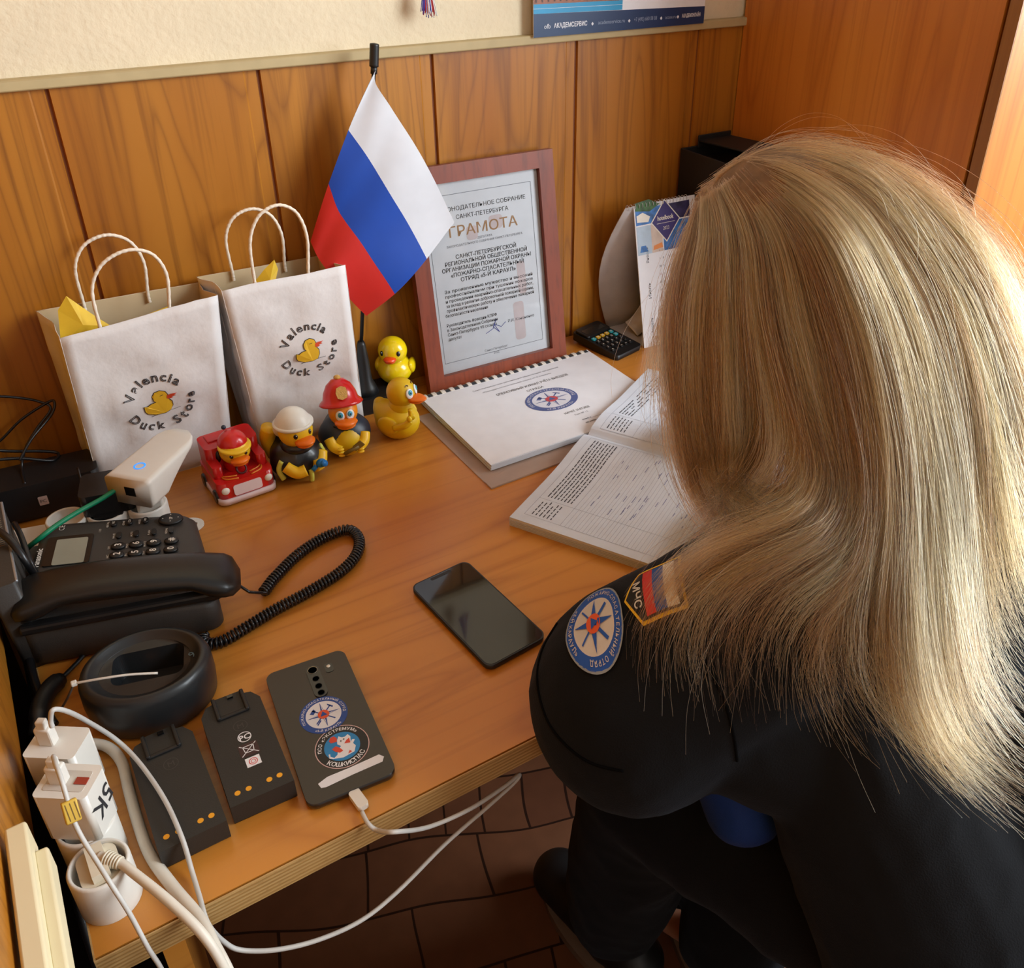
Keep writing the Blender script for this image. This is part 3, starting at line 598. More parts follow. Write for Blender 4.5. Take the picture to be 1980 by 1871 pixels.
def duck_white_helmet():
    t = thing('firefighter_duck', 'rubber duck in a white helmet and black fire suit holding a blue nozzle', 'toy duck', (0.250, 0.993, 0.7502), 0.20); t.scale = (1.06, 1.06, 1.06)
    hc, hr = (0, -0.006, 0.064), (0.0205, 0.020, 0.0205)
    b = MB(); b.ell((0, 0.004, 0.024), (0.033, 0.032, 0.0275), 0, None, 32, 20, body_fn); b.ell((0, -0.004, 0.044), (0.020, 0.020, 0.012)); b.build('suit', M_BLK, t)
    blob('head', M_DYM, t, hc, hr)
    m = MB(); m.ell((0, -0.003, 0.0665), (0.0225, 0.0225, 0.0265), 0, None, 30, 18, lambda q: Vector((q.x, q.y, max(q.z, 0.22)))); m.lathe([(0.0222, 0.0715), (0.0238, 0.0722), (0.0238, 0.0745), (0.0215, 0.0755)], 32, 0, T(0, -0.003, 0)); m.ell((0, 0.012, 0.062), (0.019, 0.010, 0.014)); m.build('helmet', M_WHT, t)
    for s in (-1, 1): eye(t, hc, hr, s * 0.48, 0.1, 0.0025, [M_EYEB, M_EYEW])
    beak(t, hc, hr, -0.35, 0.0125, 0.012, M_DO, True, th=0.36)
    for s in (-1, 1):
        m = MB(); m.tube([(s * 0.024, -0.016, 0.028), (s * 0.016, -0.0255, 0.020), (s * 0.006, -0.030, 0.0215)], lambda q: 0.0074, 12, 0, 5); m.build('wing', M_DYM, t)
    m = MB(); m.ell((0.0115, -0.036, 0.0265), (0.0062, 0.0055, 0.0055)); m.tube([(0.0115, -0.038, 0.0265), (0.013, -0.043, 0.029)], 0.0042, 10, 0, 1); m.tube([(0.006, -0.034, 0.024), (0.0, -0.034, 0.02)], 0.003, 8, 0, 1); m.build('nozzle', M_CYAN, t)
    m = MB(); m.tube([(0.014, 0.030, 0.020), (0.016, 0.031, 0.045), (0.014, 0.026, 0.060)], 0.0085, 12, 0, 4); m.tube([(-0.014, 0.030, 0.020), (-0.020, 0.029, 0.045), (-0.018, 0.024, 0.062)], 0.0095, 12, 0, 4); m.build('air_cylinder', M_DYM, t)
    for s in (-1, 1): m = MB(); m.tube([(s * 0.0275, -0.013, 0.010), (s * 0.0300, -0.009, 0.022), (s * 0.0255, -0.011, 0.034)], 0.0034, 8, 0, 4); m.build('reflective_band', M_LIME, t)
    m = MB(); m.tube([(0.001, -0.0265, 0.002), (0.001, -0.0285, 0.010), (0.001, -0.0275, 0.018)], 0.0030, 8, 0, 4); m.build('reflective_band', M_LIME, t)
duck_white_helmet()
def duck_red_helmet():
    t = thing('firefighter_duck', 'rubber duck in a red helmet with a gold badge and navy coat, holding a hatchet', 'toy duck', (0.323, 1.014, 0.7502), -0.18); t.scale = (1.03, 1.03, 1.03)
    hc, hr = (0, -0.006, 0.062), (0.0185, 0.018, 0.020)
    b = MB(); b.ell((0, 0.004, 0.025), (0.034, 0.030, 0.0275), 0, None, 32, 20, body_fn)
    b.build('coat', M_NAVY, t)
    b = MB(); b.ell((0, -0.004, 0.022), (0.024, 0.026, 0.0245), 0, None, 28, 16, body_fn); b.build('belly', M_DY2, t)
    blob('head', mat('duck_deep_orange', (240, 142, 24), 0.35, sss=0.1), t, hc, hr)
    H = T(0, 0.001, 0.073) @ Rx(-0.30) @ T(0, 0, -0.070)
    m = MB(); m.lathe([(0.0265, 0.066), (0.028, 0.0675), (0.0265, 0.070), (0.0225, 0.0735), (0.0205, 0.082), (0.0155, 0.092), (0.008, 0.0985), (0.0012, 0.100)], 32, 0, H); m.build('helmet', M_RED, t)
    m = MB(); Q = H @ T(0, -0.0215, 0.0835) @ Rx(PI / 2 - 0.22); m.prism([(-0.006, -0.006), (0, -0.0085), (0.006, -0.006), (0.0072, 0.001), (0.0055, 0.007), (0, 0.009), (-0.0055, 0.007), (-0.0072, 0.001)], -0.002, 0.0022, 0, Q, bev=0.0008); m.ell((0, -0.001, 0.1005), (0.0045, 0.006, 0.0035), 0, H); m.build('badge', mat('badge_gold', (214, 168, 84), 0.35, var=0.2, scale=900, bump=0.5, bscale=900), t)
    for s in (-1, 1): eye(t, hc, hr, s * 0.36, 0.12, 0.0056, [M_EYEW, M_EYEC, M_EYEB], (-0.15 * s, 0.25))
    beak(t, hc, hr, -0.42, 0.0145, 0.012, M_DO, True, th=0.36)
    m = MB(); m.tube([(-0.014, -0.012, 0.046), (0, -0.020, 0.042), (0.014, -0.012, 0.046)], 0.0022, 8, 0, 4); m.build('collar', M_BLK, t)
    for s in (-1, 1):
        m = MB(); m.tube([(s * 0.022, -0.015, 0.030), (s * 0.019, -0.0225, 0.022), (s * 0.011, -0.028, 0.0175)], lambda q: 0.0078 - 0.001 * q, 12, 0, 5)
        for k in range(3): m.ell((s * (0.013 - 0.0005 * k) + 0.0005, -0.0345, 0.023 - 0.0042 * k), (0.0045, 0.003, 0.0022))
        m.build('wing', M_DYM, t)
    m = MB(); m.tube([(-0.009, -0.037, 0.017), (0.010, -0.038, 0.0255)], 0.0026, 8, 0, 1); m.prism([(0.004, -0.004), (0.018, -0.003), (0.016, 0.005), (0.004, 0.003)], -0.0014, 0.0014, 0, basis((0.0, -0.038, 0.0215), (1, 0, 0.45), (0, 0, 1))); m.build('hatchet', mat('olive_brown', (112, 90, 34), 0.5), t)
duck_red_helmet()
def duck_truck():
    t = thing('toy_fire_truck', 'small red toy fire truck with a duck driver in a red cap', 'toy truck', (0.176, 1.006, 0.7502), 0.06); t.scale = (0.97, 0.97, 0.97)
    b = MB()
    b.prism(rrect(0.072, 0.078, 0.010), 0.010, 0.034, 0, bev=0.005, bevbot=True)
    b.prism(rrect(0.068, 0.040, 0.008, cy=0.018), 0.030, 0.066, 0, bev=0.006)
    for s in (-1, 1): b.prism(rrect(0.012, 0.030, 0.004, cx=s * 0.028, cy=-0.008), 0.030, 0.050, 0, bev=0.004)
    b.box((-0.012, 0.024, 0.0665), (0.026, 0.018, 0.003), 0, bev=0.001); b.build('body', M_RED, t)
    m = MB(); m.prism(rrect(0.075, 0.081, 0.011), 0.003, 0.0115, 0, bev=0.002, bevbot=True); m.prism(rrect(0.036, 0.014, 0.003), 0, 0.0025, 0, basis((0, -0.0385, 0.021), (1, 0, 0), (0, 0.15, 1)), bev=0.001); m.build('bumper', mat('toy_pale_pink', (236, 216, 218), 0.35), t)
    for s in (-1, 1):
        m = MB(); m.ell((s * 0.0275, -0.0385, 0.0235), (0.0052, 0.003, 0.0052)); m.build('headlight', M_WHT, t)
        for y in (-0.022, 0.024): m = MB(); m.lathe([(0.003, -0.004), (0.0085, -0.004), (0.0095, -0.002), (0.0095, 0.002), (0.0085, 0.004), (0.003, 0.004)], 20, 0, T(s * 0.0345, y, 0.0095) @ Ry(PI / 2)); m.build('wheel', M_BLK, t)
    m = MB()
    for s in (-1, 1):
        for k in range(2): m.tube([(s * 0.008, -0.036 + k * 0.007, 0.0348), (s * 0.022, -0.031 + k * 0.007, 0.0348), (s * 0.026, -0.020 + k * 0.005, 0.0345)], 0.0011, 5, 0, 3)
    m.build('gold_trim', mat('toy_gold', (226, 128, 40), 0.4), t)
    m = MB(); m.tube([(0.006 * math.cos(a), -0.0245 + 0.004 * math.sin(a), 0.040 + 0.005 * math.sin(a)) for a in [k * PI / 6 for k in range(12)]], 0.0014, 6, 0, 1, closed=True); m.build('steering_wheel', mat('toy_brown', (84, 26, 24), 0.4), t)
    hc, hr = (0, -0.010, 0.061), (0.0195, 0.0175, 0.0185)
    blob('driver_head', M_DYM, t, hc, hr); m = MB(); m.ell((0, -0.006, 0.040), (0.016, 0.014, 0.014)); m.build('driver_jacket', M_RED, t)
    for s in (-1, 1): eye(t, hc, hr, s * 0.50, 0.0, 0.0024, [M_EYEB, M_EYEW])
    beak(t, hc, hr, -0.42, 0.0125, 0.010, M_DO, True, th=0.36)
    m = MB(); m.ell((0, -0.006, 0.068), (0.0185, 0.019, 0.0185), 0, None, 28, 16, lambda q: Vector((q.x, q.y, max(q.z, -0.05)))); m.build('driver_cap', M_RED, t)
    m = MB(); m.lathe([(0.0188, 0.066), (0.0205, 0.0668), (0.0205, 0.0692), (0.0188, 0.070)], 28, 0, T(0, -0.007, 0) @ Rx(0.08)); m.build('cap_band', M_DYM, t)
    for s in (-1, 1): m = MB(); m.ell((s * 0.0195, 0.002, 0.053), (0.004, 0.007, 0.010)); m.build('ear_flap', M_BLK, t)
    m = MB(); m.ell((-0.004, 0.006, 0.087), (0.003, 0.003, 0.003)); m.build('cap_button', M_NAVY, t)
duck_truck()

# ================================================================== PHONES
def phone_body(t, W, H, th, m, r=0.009):
    b = MB(); b.prism(rrect(W, H, r, 8), 0, th, 0, bev=th * 0.42, bevbot=True); return b.build('body', m, t)
def make_charging_phone():
    q = [Z(*p, 0.757) for p in ((507.8, 1306.7), (667.5, 1257.8), (768.5, 1493.6), (597, 1566.8))]
    c = (q[0] + q[1] + q[2] + q[3]) / 4; up = ((q[0] + q[1]) / 2 - (q[2] + q[3]) / 2); a = math.atan2(up.y, up.x) - PI / 2
    t = thing('smartphone', 'brown-backed smartphone lying face down with two round stickers and a charging cable', 'smartphone', (c.x, c.y, 0.7502), a)
    th = 0.0092; phone_body(t, 0.0764, 0.1614, th, mat('phone_brown', (38, 29, 22), 0.3, metal=0.2, var=0.05, coat=0.5))
    m = MB(); m.prism(rrect(0.0125, 0.042, 0.006, 6, 0.004, 0.050), th - 0.0004, th + 0.0012, 0, bev=0.0006)
    for k, y in enumerate((0.065, 0.053, 0.043, 0.034)): m.lathe([(0.0001, th + 0.0012), (0.0042 if k == 0 else 0.0030, th + 0.0012), (0.0048 if k == 0 else 0.0034, th + 0.0016), (0.0048 if k == 0 else 0.0034, th + 0.001)], 20, 1 if k == 0 else 2, T(0.004, y, 0))
    m.build('camera_bump', [M_BGLOSS, mat('lens_ring', (150, 146, 130), 0.3, 0.7), mat('lens', (34, 40, 44), 0.1)], t)
    m = MB(); m.prism(rrect(0.008, 0.012, 0.003, 5, 0.019, 0.062), th - 0.0002, th + 0.0004, 0); m.ell((0.019, 0.064, th + 0.0005), (0.002, 0.002, 0.0006), 1, None, 12, 6); m.build('flash', [M_BGLOSS, M_WHT], t)
    m = MB(); emblem(m, T(-0.001, 0.008, th + 0.0001), 0.0215, 0); m.build('squad_sticker', emblem_mats(), t)
    m = MB(); Q = T(0.004, -0.034, th + 0.0001); R = 0.0235
    m.poly(circ(R, 48), 0.0001, 0, Q); m.poly(circ(R * 0.965, 48), 0.0002, 1, Q); m.poly(circ(R * 0.66, 40), 0.0003, 2, Q)
    cat_body = [(-0.45, -0.42), (-0.10, -0.52), (0.34, -0.44), (0.46, -0.20), (0.40, -0.05), (0.52, 0.10), (0.42, 0.14), (0.34, 0.05), (0.40, 0.30), (0.34, 0.44), (0.22, 0.38), (0.10, 0.40), (0.00, 0.50), (-0.10, 0.34), (-0.14, 0.16), (-0.04, 0.02), (-0.20, -0.10), (-0.26, -0.30)]
    m.poly([(x * R, y * R) for x, y in cat_body], 0.0004, 3, Q)
    m.poly([(x * R, y * R) for x, y in ((-0.38, 0.02), (-0.22, 0.10), (-0.10, -0.04), (-0.02, -0.22), (-0.16, -0.26), (-0.30, -0.14))], 0.0005, 4, Q)
    m.poly([(x * R, y * R) for x, y in ((-0.34, 0.30), (-0.12, 0.28), (-0.08, 0.44), (-0.16, 0.58), (-0.30, 0.56), (-0.38, 0.42))], 0.0005, 4, Q)
    m.poly([(x * R, y * R) for x, y in ((0.10, 0.08), (0.32, 0.02), (0.34, 0.26), (0.22, 0.20))], 0.0005, 4, Q)
    m.poly([(x * R, y * R) for x, y in ((0.10, -0.44), (0.26, -0.40), (0.20, -0.30))], 0.0005, 4, Q)
    m.poly([(x * R, y * R) for x, y in ((-0.58, -0.34), (-0.44, -0.44), (-0.42, -0.38), (-0.52, -0.28), (-0.50, -0.16), (-0.56, -0.16))], 0.0005, 3, Q)
    for x, y in ((0.02, 0.24), (0.14, 0.28)): m.poly(circ(0.03 * R, 8, x * R, y * R), 0.0006, 1, Q)
    arc_text(m, 'ПСО «ЭКСТРЕМУМ»', Q, R * 0.82, R * 0.19, 3, math.radians(178), math.radians(32), z=0.0003, bold=0.02)
    arc_text(m, 'КОШКИСПАС', Q, R * 0.82, R * 0.25, 3, math.radians(215), math.radians(322), inside=True, z=0.0003, bold=0.02)
    m.build('cat_sticker', [mat('sticker_rim', (214, 180, 178), 0.4), mat('sticker_black', (22, 22, 24), 0.4), mat('sticker_blue', (30, 132, 196), 0.4), M_PAPER, mat('sticker_red', (214, 68, 44), 0.4)], t)
    m = MB(); m.prism([(-0.028, -0.0035), (-0.024, -0.0048), (0.0, -0.004), (0.026, -0.0042), (0.029, 0.0), (0.026, 0.0042), (0.0, 0.0038), (-0.02, 0.0044), (-0.029, 0.0015)], 0, 0.0003, 0, T(0.004, -0.0625, th) @ Rz(0.05)); m.build('white_tape', M_PAPER, t)
    # plug of the white cable belongs to the cable; its own thing below
    return t
make_charging_phone()
def make_flat_phone():
    q = [Z(*p, 0.757) for p in ((803, 1140), (903, 1090), (1046, 1216), (942, 1293))]
    c = (q[0] + q[1] + q[2] + q[3]) / 4; up = ((q[0] + q[1]) / 2 - (q[2] + q[3]) / 2); a = math.atan2(up.y, up.x) - PI / 2
    t = thing('smartphone', 'black smartphone lying screen up with a dark glossy display beside the elbow', 'smartphone', (c.x, c.y, 0.7502), a)
    phone_body(t, 0.072, 0.149, 0.0078, M_BPLAST); m = MB(); m.prism(rrect(0.069, 0.146, 0.008, 8), 0.0074, 0.0081, 0, bev=0.0003); m.build('display', M_BGLOSS, t)
    m = MB(); m.prism(rrect(0.026, 0.0045, 0.0022, 6, 0, 0.0695), 0.0081, 0.00815, 0); m.ell((0.004, 0.0695, 0.0081), (0.0012, 0.0012, 0.0002), 1, None, 10, 6); m.build('speaker_slot', [M_BPLAST, mat('lens', (34, 40, 44), 0.1)], t)
make_flat_phone()

def make_desk_phone():
    t = thing('desk_telephone', 'black corded desk telephone with grey display and white-numbered keys', 'telephone', (0.022, 0.836, 0.7502), -0.262)
    # local: x along the handset (phone's top on the left), y away from the viewer; wedge rises to the left
    def zt(x): return 0.047 - 0.09 * x
    b = MB(); W0, W1 = -0.096, 0.088
    def ring(ins, dz):
        pts = rrect(W1 - W0 - 2 * ins, 0.168 - 2 * ins, 0.016, 6, (W0 + W1) / 2, 0.020); out = []
        for x, y in pts: out.append((x - ((y + 0.064) / 0.168 * 0.030 if x > 0 else 0), y, dz if dz < 0.02 else zt(x) + dz - 1))
        return out
    b.loft([ring(0.006, 0), ring(0, 0.006), ring(0, 0.994), ring(0.004, 1.0), ring(0.012, 1.0015)], 0); b.build('base', M_BPLAST2, t)
    Q = basis((0, 0.0, zt(0) + 0.0018), (1, 0, -0.09), (0, 1, 0)); KY = 0.058
    m = MB(); m.prism(rrect(0.044, 0.050, 0.003, 4, -0.062, 0.048), 0, 0.0012, 0, Q); m.prism(rrect(0.030, 0.044, 0.002, 4, -0.060, 0.045), 0.0010, 0.0016, 1, Q); m.build('display', [mat('lcd_bezel', (30, 28, 26), 0.25), mat('lcd_grey', (150, 150, 134), 0.35)], t)
    txt = MB(); R90 = Rz(PI / 2)
    keys = [('3', 'DEF'), ('6', 'MNO'), ('9', 'WXYZ'), ('#', '')], [('2', 'ABC'), ('5', 'JKL'), ('8', 'TUV'), ('0', '')], [('1', ''), ('4', 'GHI'), ('7', 'PQRS'), ('*', '')]
    for r, row in enumerate(keys):
        for c, (k, sub) in enumerate(row):
            x = -0.014 + 0.0175 * c; y = 0.045 - 0.0155 * r
            m = MB(); m.lathe([(0.0068, 0), (0.0066, 0.002), (0.0056, 0.0028), (0.0001, 0.0030)], 20, 0, Q @ T(x, y, 0) @ Matrix.Diagonal((1.1, 0.86, 1, 1)))
            text(m, k, Q @ T(x, y, 0.0031) @ R90 @ T(0, -0.0032, 0), 0.0095, 1, bold=0.02); m.build('number_key', [M_BPLAST, M_WPLAST], t)
            if sub: text(txt, sub, Q @ T(x - 0.0080, y, 0.0003) @ R90, 0.0032, 0)
    for c, s in enumerate(('PAUSE', 'AUTO', 'FLASH', 'REDIAL')):
        x = -0.015 + 0.0175 * c; m = MB(); m.prism(rrect(0.0046, 0.010, 0.0022, 5, x, 0.0645), 0, 0.0022, 0, Q, bev=0.0007); m.build('function_key', M_BPLAST, t); text(txt, s, Q @ T(x - 0.0040, 0.0655, 0.0003) @ R90, 0.0032, 0)
    for c, s in enumerate(('RECALL', 'CONF', 'HOLD')):
        x = -0.022 + 0.016 * c; m = MB(); m.prism(rrect(0.006, 0.0095, 0.0028, 5, x, 0.088), 0, 0.0022, 0, Q, bev=0.0007); text(m, s[:2], Q @ T(x + 0.001, 0.088, 0.0024) @ R90, 0.0035, 1); m.build('function_key', [M_BPLAST, M_WPLAST], t); text(txt, s, Q @ T(x - 0.0052, 0.088, 0.0003) @ R90, 0.003, 0)
    m = MB(); m.lathe([(0.0125, 0), (0.0120, 0.002), (0.009, 0.0026), (0.0001, 0.0022)], 28, 0, Q @ T(0.036, 0.086, 0) @ Matrix.Diagonal((1.05, 0.85, 1, 1)))
    for dx, dy in ((-0.008, 0), (0.008, 0), (0, 0.006), (0, -0.006)): m.poly(circ(0.0007, 8, dx, dy), 0.0028, 1, Q @ T(0.036, 0.086, 0))
    text(m, 'SP', Q @ T(0.038, 0.086, 0.0025) @ R90, 0.005, 1); m.build('navigation_key', [M_BPLAST, M_WPLAST], t)
    txt.build('key_legends', [M_WPLAST, mat('mint_print', (150, 200, 180), 0.6)], t); txt = MB(); text(txt, 'Panasonic', Q @ T(-0.087, 0.040, 0.0003) @ R90, 0.0078, 0, bold=0.02, width=0.031); txt.build('brand_lettering', M_WPLAST, t); txt = MB(); text(txt, 'CE', Q @ T(-0.071, 0.090, 0.0003) @ R90, 0.008, 0);     text(txt, '1 2 3', Q @ T(-0.034, 0.078, 0.0003) @ R90, 0.003, 0); txt.build('panel_legends', [M_WPLAST, mat('mint_print', (150, 200, 180), 0.6)], t)
    # handset
    h = MB(); rings = []
    for i in range(29):
        u = -1 + 2 * i / 28; x = u * 0.103 + 0.006; e = max(0, (abs(u) - 0.55) / 0.45); e2 = min(1, max(0, (1 - abs(u)) / 0.10)) ** 0.5
        wy = (0.0255 + 0.0045 * math.sin(min(1, e * 1.3) * PI / 2)) * (0.45 + 0.55 * e2); top = 0.036 - 0.012 * u * u - 0.004 * e * e; bot = 0.014 - 0.012 * min(1, e * 2.2); 
        top = bot + (top - bot) * (0.5 + 0.5 * e2)
        q = []
        for k in range(20):
            a = 2 * PI * k / 20; cs, sn = math.cos(a), math.sin(a); sp = lambda v: math.copysign(abs(v) ** 0.72, v)
            q.append((x, wy * sp(cs), (top + bot) / 2 + (top - bot) / 2 * sp(sn)))
        rings.append(q)
    Qh = T(0, -0.045, zt(0) + 0.0055) @ Ry(0.09); h.loft(rings, 0, True, Qh); h.build('handset', mat('handset_black', (26, 25, 24), 0.33, var=0.05, bump=0.08, bscale=1200), t)
    m = MB(); m.box((0.0, -0.062, zt(0) + 0.0035), (0.182, 0.012, 0.010), 0, None, 0.003); m.box((-0.086, -0.036, zt(-0.086) + 0.005), (0.012, 0.05, 0.012), 0, None, 0.003); m.box((0.080, -0.036, zt(0.08) + 0.004), (0.012, 0.05, 0.010), 0, None, 0.003); m.build('cradle', M_BPLAST, t)
    # coiled cord
    pts = [Z(px, py, z) for px, py, z in ((458, 1128, 0.780), (500, 1150, 0.760), (530, 1118, 0.7572), (575, 1073, 0.7572), (625, 1040, 0.7572), (672, 1024, 0.7572), (694, 1042, 0.7572), (688, 1074, 0.7572), (655, 1108, 0.7572), (590, 1148, 0.7572), (530, 1180, 0.7572), (478, 1212, 0.7572), (430, 1240, 0.7555), (398, 1244, 0.7555), (392, 1228, 0.7555))]
    inv = (T(0.022, 0.836, 0.7502) @ Rz(-0.262)).inverted(); P = [inv @ p for p in smooth_path(pts, 10)]
    L = [0]
    for a, c in zip(P, P[1:]): L.append(L[-1] + (c - a).length)
    tot = L[-1]; s0 = 0.035; coil = [P[0], P[6]]; pitch = 0.0042; n = int((tot - s0) / pitch * 9); j = 0
    for i in range(n):
        s_ = s0 + (tot - s0) * i / n
        while L[j + 1] < s_ and j < len(L) - 2: j += 1
        f = (s_ - L[j]) / max(1e-9, L[j + 1] - L[j]); p = P[j].lerp(P[j + 1], f); d = (P[min(j + 2, len(P) - 1)] - P[max(j - 1, 0)]).normalized(); a = d.cross(Vector((0, 0, 1))).normalized(); up = a.cross(d); th = i * 2 * PI / 9
        coil.append(p + a * 0.0052 * math.cos(th) + up * 0.0052 * math.sin(th))
    m = MB(); m.tube(coil, 0.0017, 5, 0, 1); m.build('coiled_cord', mat('cord_black', (22, 24, 28), 0.25, coat=0.3), t)
make_desk_phone()

def make_cradle():
    t = thing('radio_charger', 'round black charging cradle in front of the desk telephone', 'charger', (0.0085, 0.697, 0.7502), -0.25)
    b = MB(); sx, sy = 1.0, 0.86
    b.lathe([(0.052, 0), (0.056, 0.004), (0.0575, 0.022), (0.0570, 0.040), (0.0545, 0.046), (0.050, 0.0485), (0.047, 0.0475), (0.0455, 0.0445), (0.040, 0.0435), (0.0395, 0.0430)], 56, 0, None, sx, sy, caps=False)
    # deck around the pocket
    n = 40; o = circ(0.0395 * sx, n, ry=0.0395 * sy); inn = rrect(0.062, 0.040, 0.009, 9, 0.002, 0.004)[:n]
    inn = sorted(inn, key=lambda p: math.atan2(p[1] - 0.004, p[0] - 0.002)); o = sorted(o, key=lambda p: math.atan2(p[1], p[0])); n = len(inn); o = o[:n]
    b.add([(p[0], p[1], 0.0430) for p in o] + [(p[0], p[1], 0.0415) for p in inn] + [(p[0] * .92, p[1] * .9, 0.016) for p in inn], [[i, (i + 1) % n, n + (i + 1) % n, n + i] for i in range(n)] + [[n + i, n + (i + 1) % n, 2 * n + (i + 1) % n, 2 * n + i] for i in range(n)] + [[2 * n + i for i in range(n)]], 0, False)
    b.build('housing', mat('charger_black', (34, 36, 38), 0.38, var=0.06, coat=0.1), t)
    m = MB(); m.prism(rrect(0.009, 0.006, 0.002, 4, -0.003, -0.003), 0.0165, 0.018, 0); m.build('amber_lamp', mat('amber', (226, 130, 30), 0.4, emit=0.3), t)
    m = MB()
    for k in range(6): m.box((0.006 + k * 0.0026, -0.001 + 0.0009 * k, 0.018), (0.0014, 0.007, 0.004), 0)
    m.build('contact_springs', mat('contact_grey', (90, 88, 84), 0.4, 0.6), t)
    m = MB(); text(m, '9', T(0.043, -0.002, 0.0446) @ Rz(0.7), 0.011, 0); m.build('mark', mat('dark_teal_print', (60, 84, 92), 0.4), t)
make_cradle()

def make_battery(label, quad, stickers):
    q = [Z(*p, 0.772) for p in quad]; c = (q[0] + q[1] + q[2] + q[3]) / 4; up = ((q[0] + q[1]) / 2 - (q[2] + q[3]) / 2); a = math.atan2(up.y, up.x) - PI / 2
    t = thing('radio_battery', label, 'battery', (c.x, c.y, 0.7502), a, None)
    W, H = 0.052, 0.118
    b = MB(); b.prism([(-W / 2, -H / 2), (W / 2, -H / 2), (W / 2, H / 2 - 0.014), (W / 2 - 0.006, H / 2 - 0.004), (0.012, H / 2 - 0.002), (0.012, H / 2 + 0.002), (-0.012, H / 2 + 0.002), (-0.012, H / 2 - 0.002), (-W / 2 + 0.006, H / 2 - 0.004), (-W / 2, H / 2 - 0.014)], 0, 0.0215, 0, bev=0.002, bevbot=True)
    b.build('case', mat('battery_black', (38, 37, 35), 0.5, var=0.06, bump=0.12, bscale=900), t)
    m = MB(); z = 0.0216
    for s in (-1, 1): m.box((s * 0.0125, H / 2 - 0.012, z + 0.0012), (0.0035, 0.026, 0.0040), 0, None, 0.0010)
    m.box((0, H / 2 - 0.0235, z + 0.0006), (0.026, 0.0035, 0.0024), 0, None, 0.0008); m.box((0.002, H / 2 - 0.002, z + 0.0005), (0.005, 0.003, 0.0028), 1); m.build('latch', [M_BPLAST, M_BGLOSS], t)
    for x in (-0.0175, -0.0085, 0.0085, 0.0170):
        m = MB(); m.poly(circ(0.0024, 18, x, -H / 2 + 0.011), z, 0); m.build('gold_contact', mat('contact_gold', (236, 170, 50), 0.3, 0.6), t)
    m = MB(); Q = T(0.002, 0.020, z); ring_faces(m, 0.0055, 0.0061, 0.0001, 0, Q); text(m, 'M', Q @ T(0, -0.0028, 0.0001), 0.008, 0); m.build('embossed_mark', mat('mark_dark', (60, 58, 56), 0.5), t)
    if stickers:
        m = MB(); text(m, 'PC', Q @ T(0.0, -0.017, 0.0001), 0.008, 0, bold=0.02); ring_faces(m, 0.0050, 0.0058, 0.0001, 0, Q @ T(0, -0.0140, 0), 24)
        m.build('certification_mark', M_PAPER, t)
        m = MB(); m.poly([(-0.008, -0.036), (0.008, -0.036), (0.008, -0.022), (-0.008, -0.022)], 0.0001, 0, Q)
        P = lambda a, c, wd=0.0007: seg(m, a, c, wd, 0.0002, 1, Q)
        P((-0.007, -0.035), (0.007, -0.023)); P((-0.007, -0.023), (0.007, -0.035)); P((-0.0035, -0.032), (-0.0045, -0.025)); P((0.0035, -0.032), (0.0045, -0.025)); P((-0.0035, -0.032), (0.0035, -0.032)); P((-0.005, -0.025), (0.005, -0.025)); m.build('bin_symbol_label', [mat('label_maroon', (58, 30, 34), 0.4), M_PAPER], t)
        m = MB(); m.poly([(-0.006, -0.048), (0.006, -0.048), (0.006, -0.038), (-0.006, -0.038)], 0.0001, 0, Q); ring_faces(m, 0.0030, 0.0037, 0.0002, 1, Q @ T(0, -0.043, 0), 24); ring_faces(m, 0.0016, 0.0021, 0.0002, 1, Q @ T(0, -0.043, 0), 24); m.build('red_circle_label', [M_PAPER, M_RED], t)
make_battery('black radio battery without labels, between the charging cradle and the power strip cords', ((240, 1436), (368, 1398), (445, 1592), (300, 1642)), False)
make_battery('black radio battery with a crossed-bin label and a small red circle label', ((380, 1362), (497, 1332), (568, 1507), (446, 1562)), True)

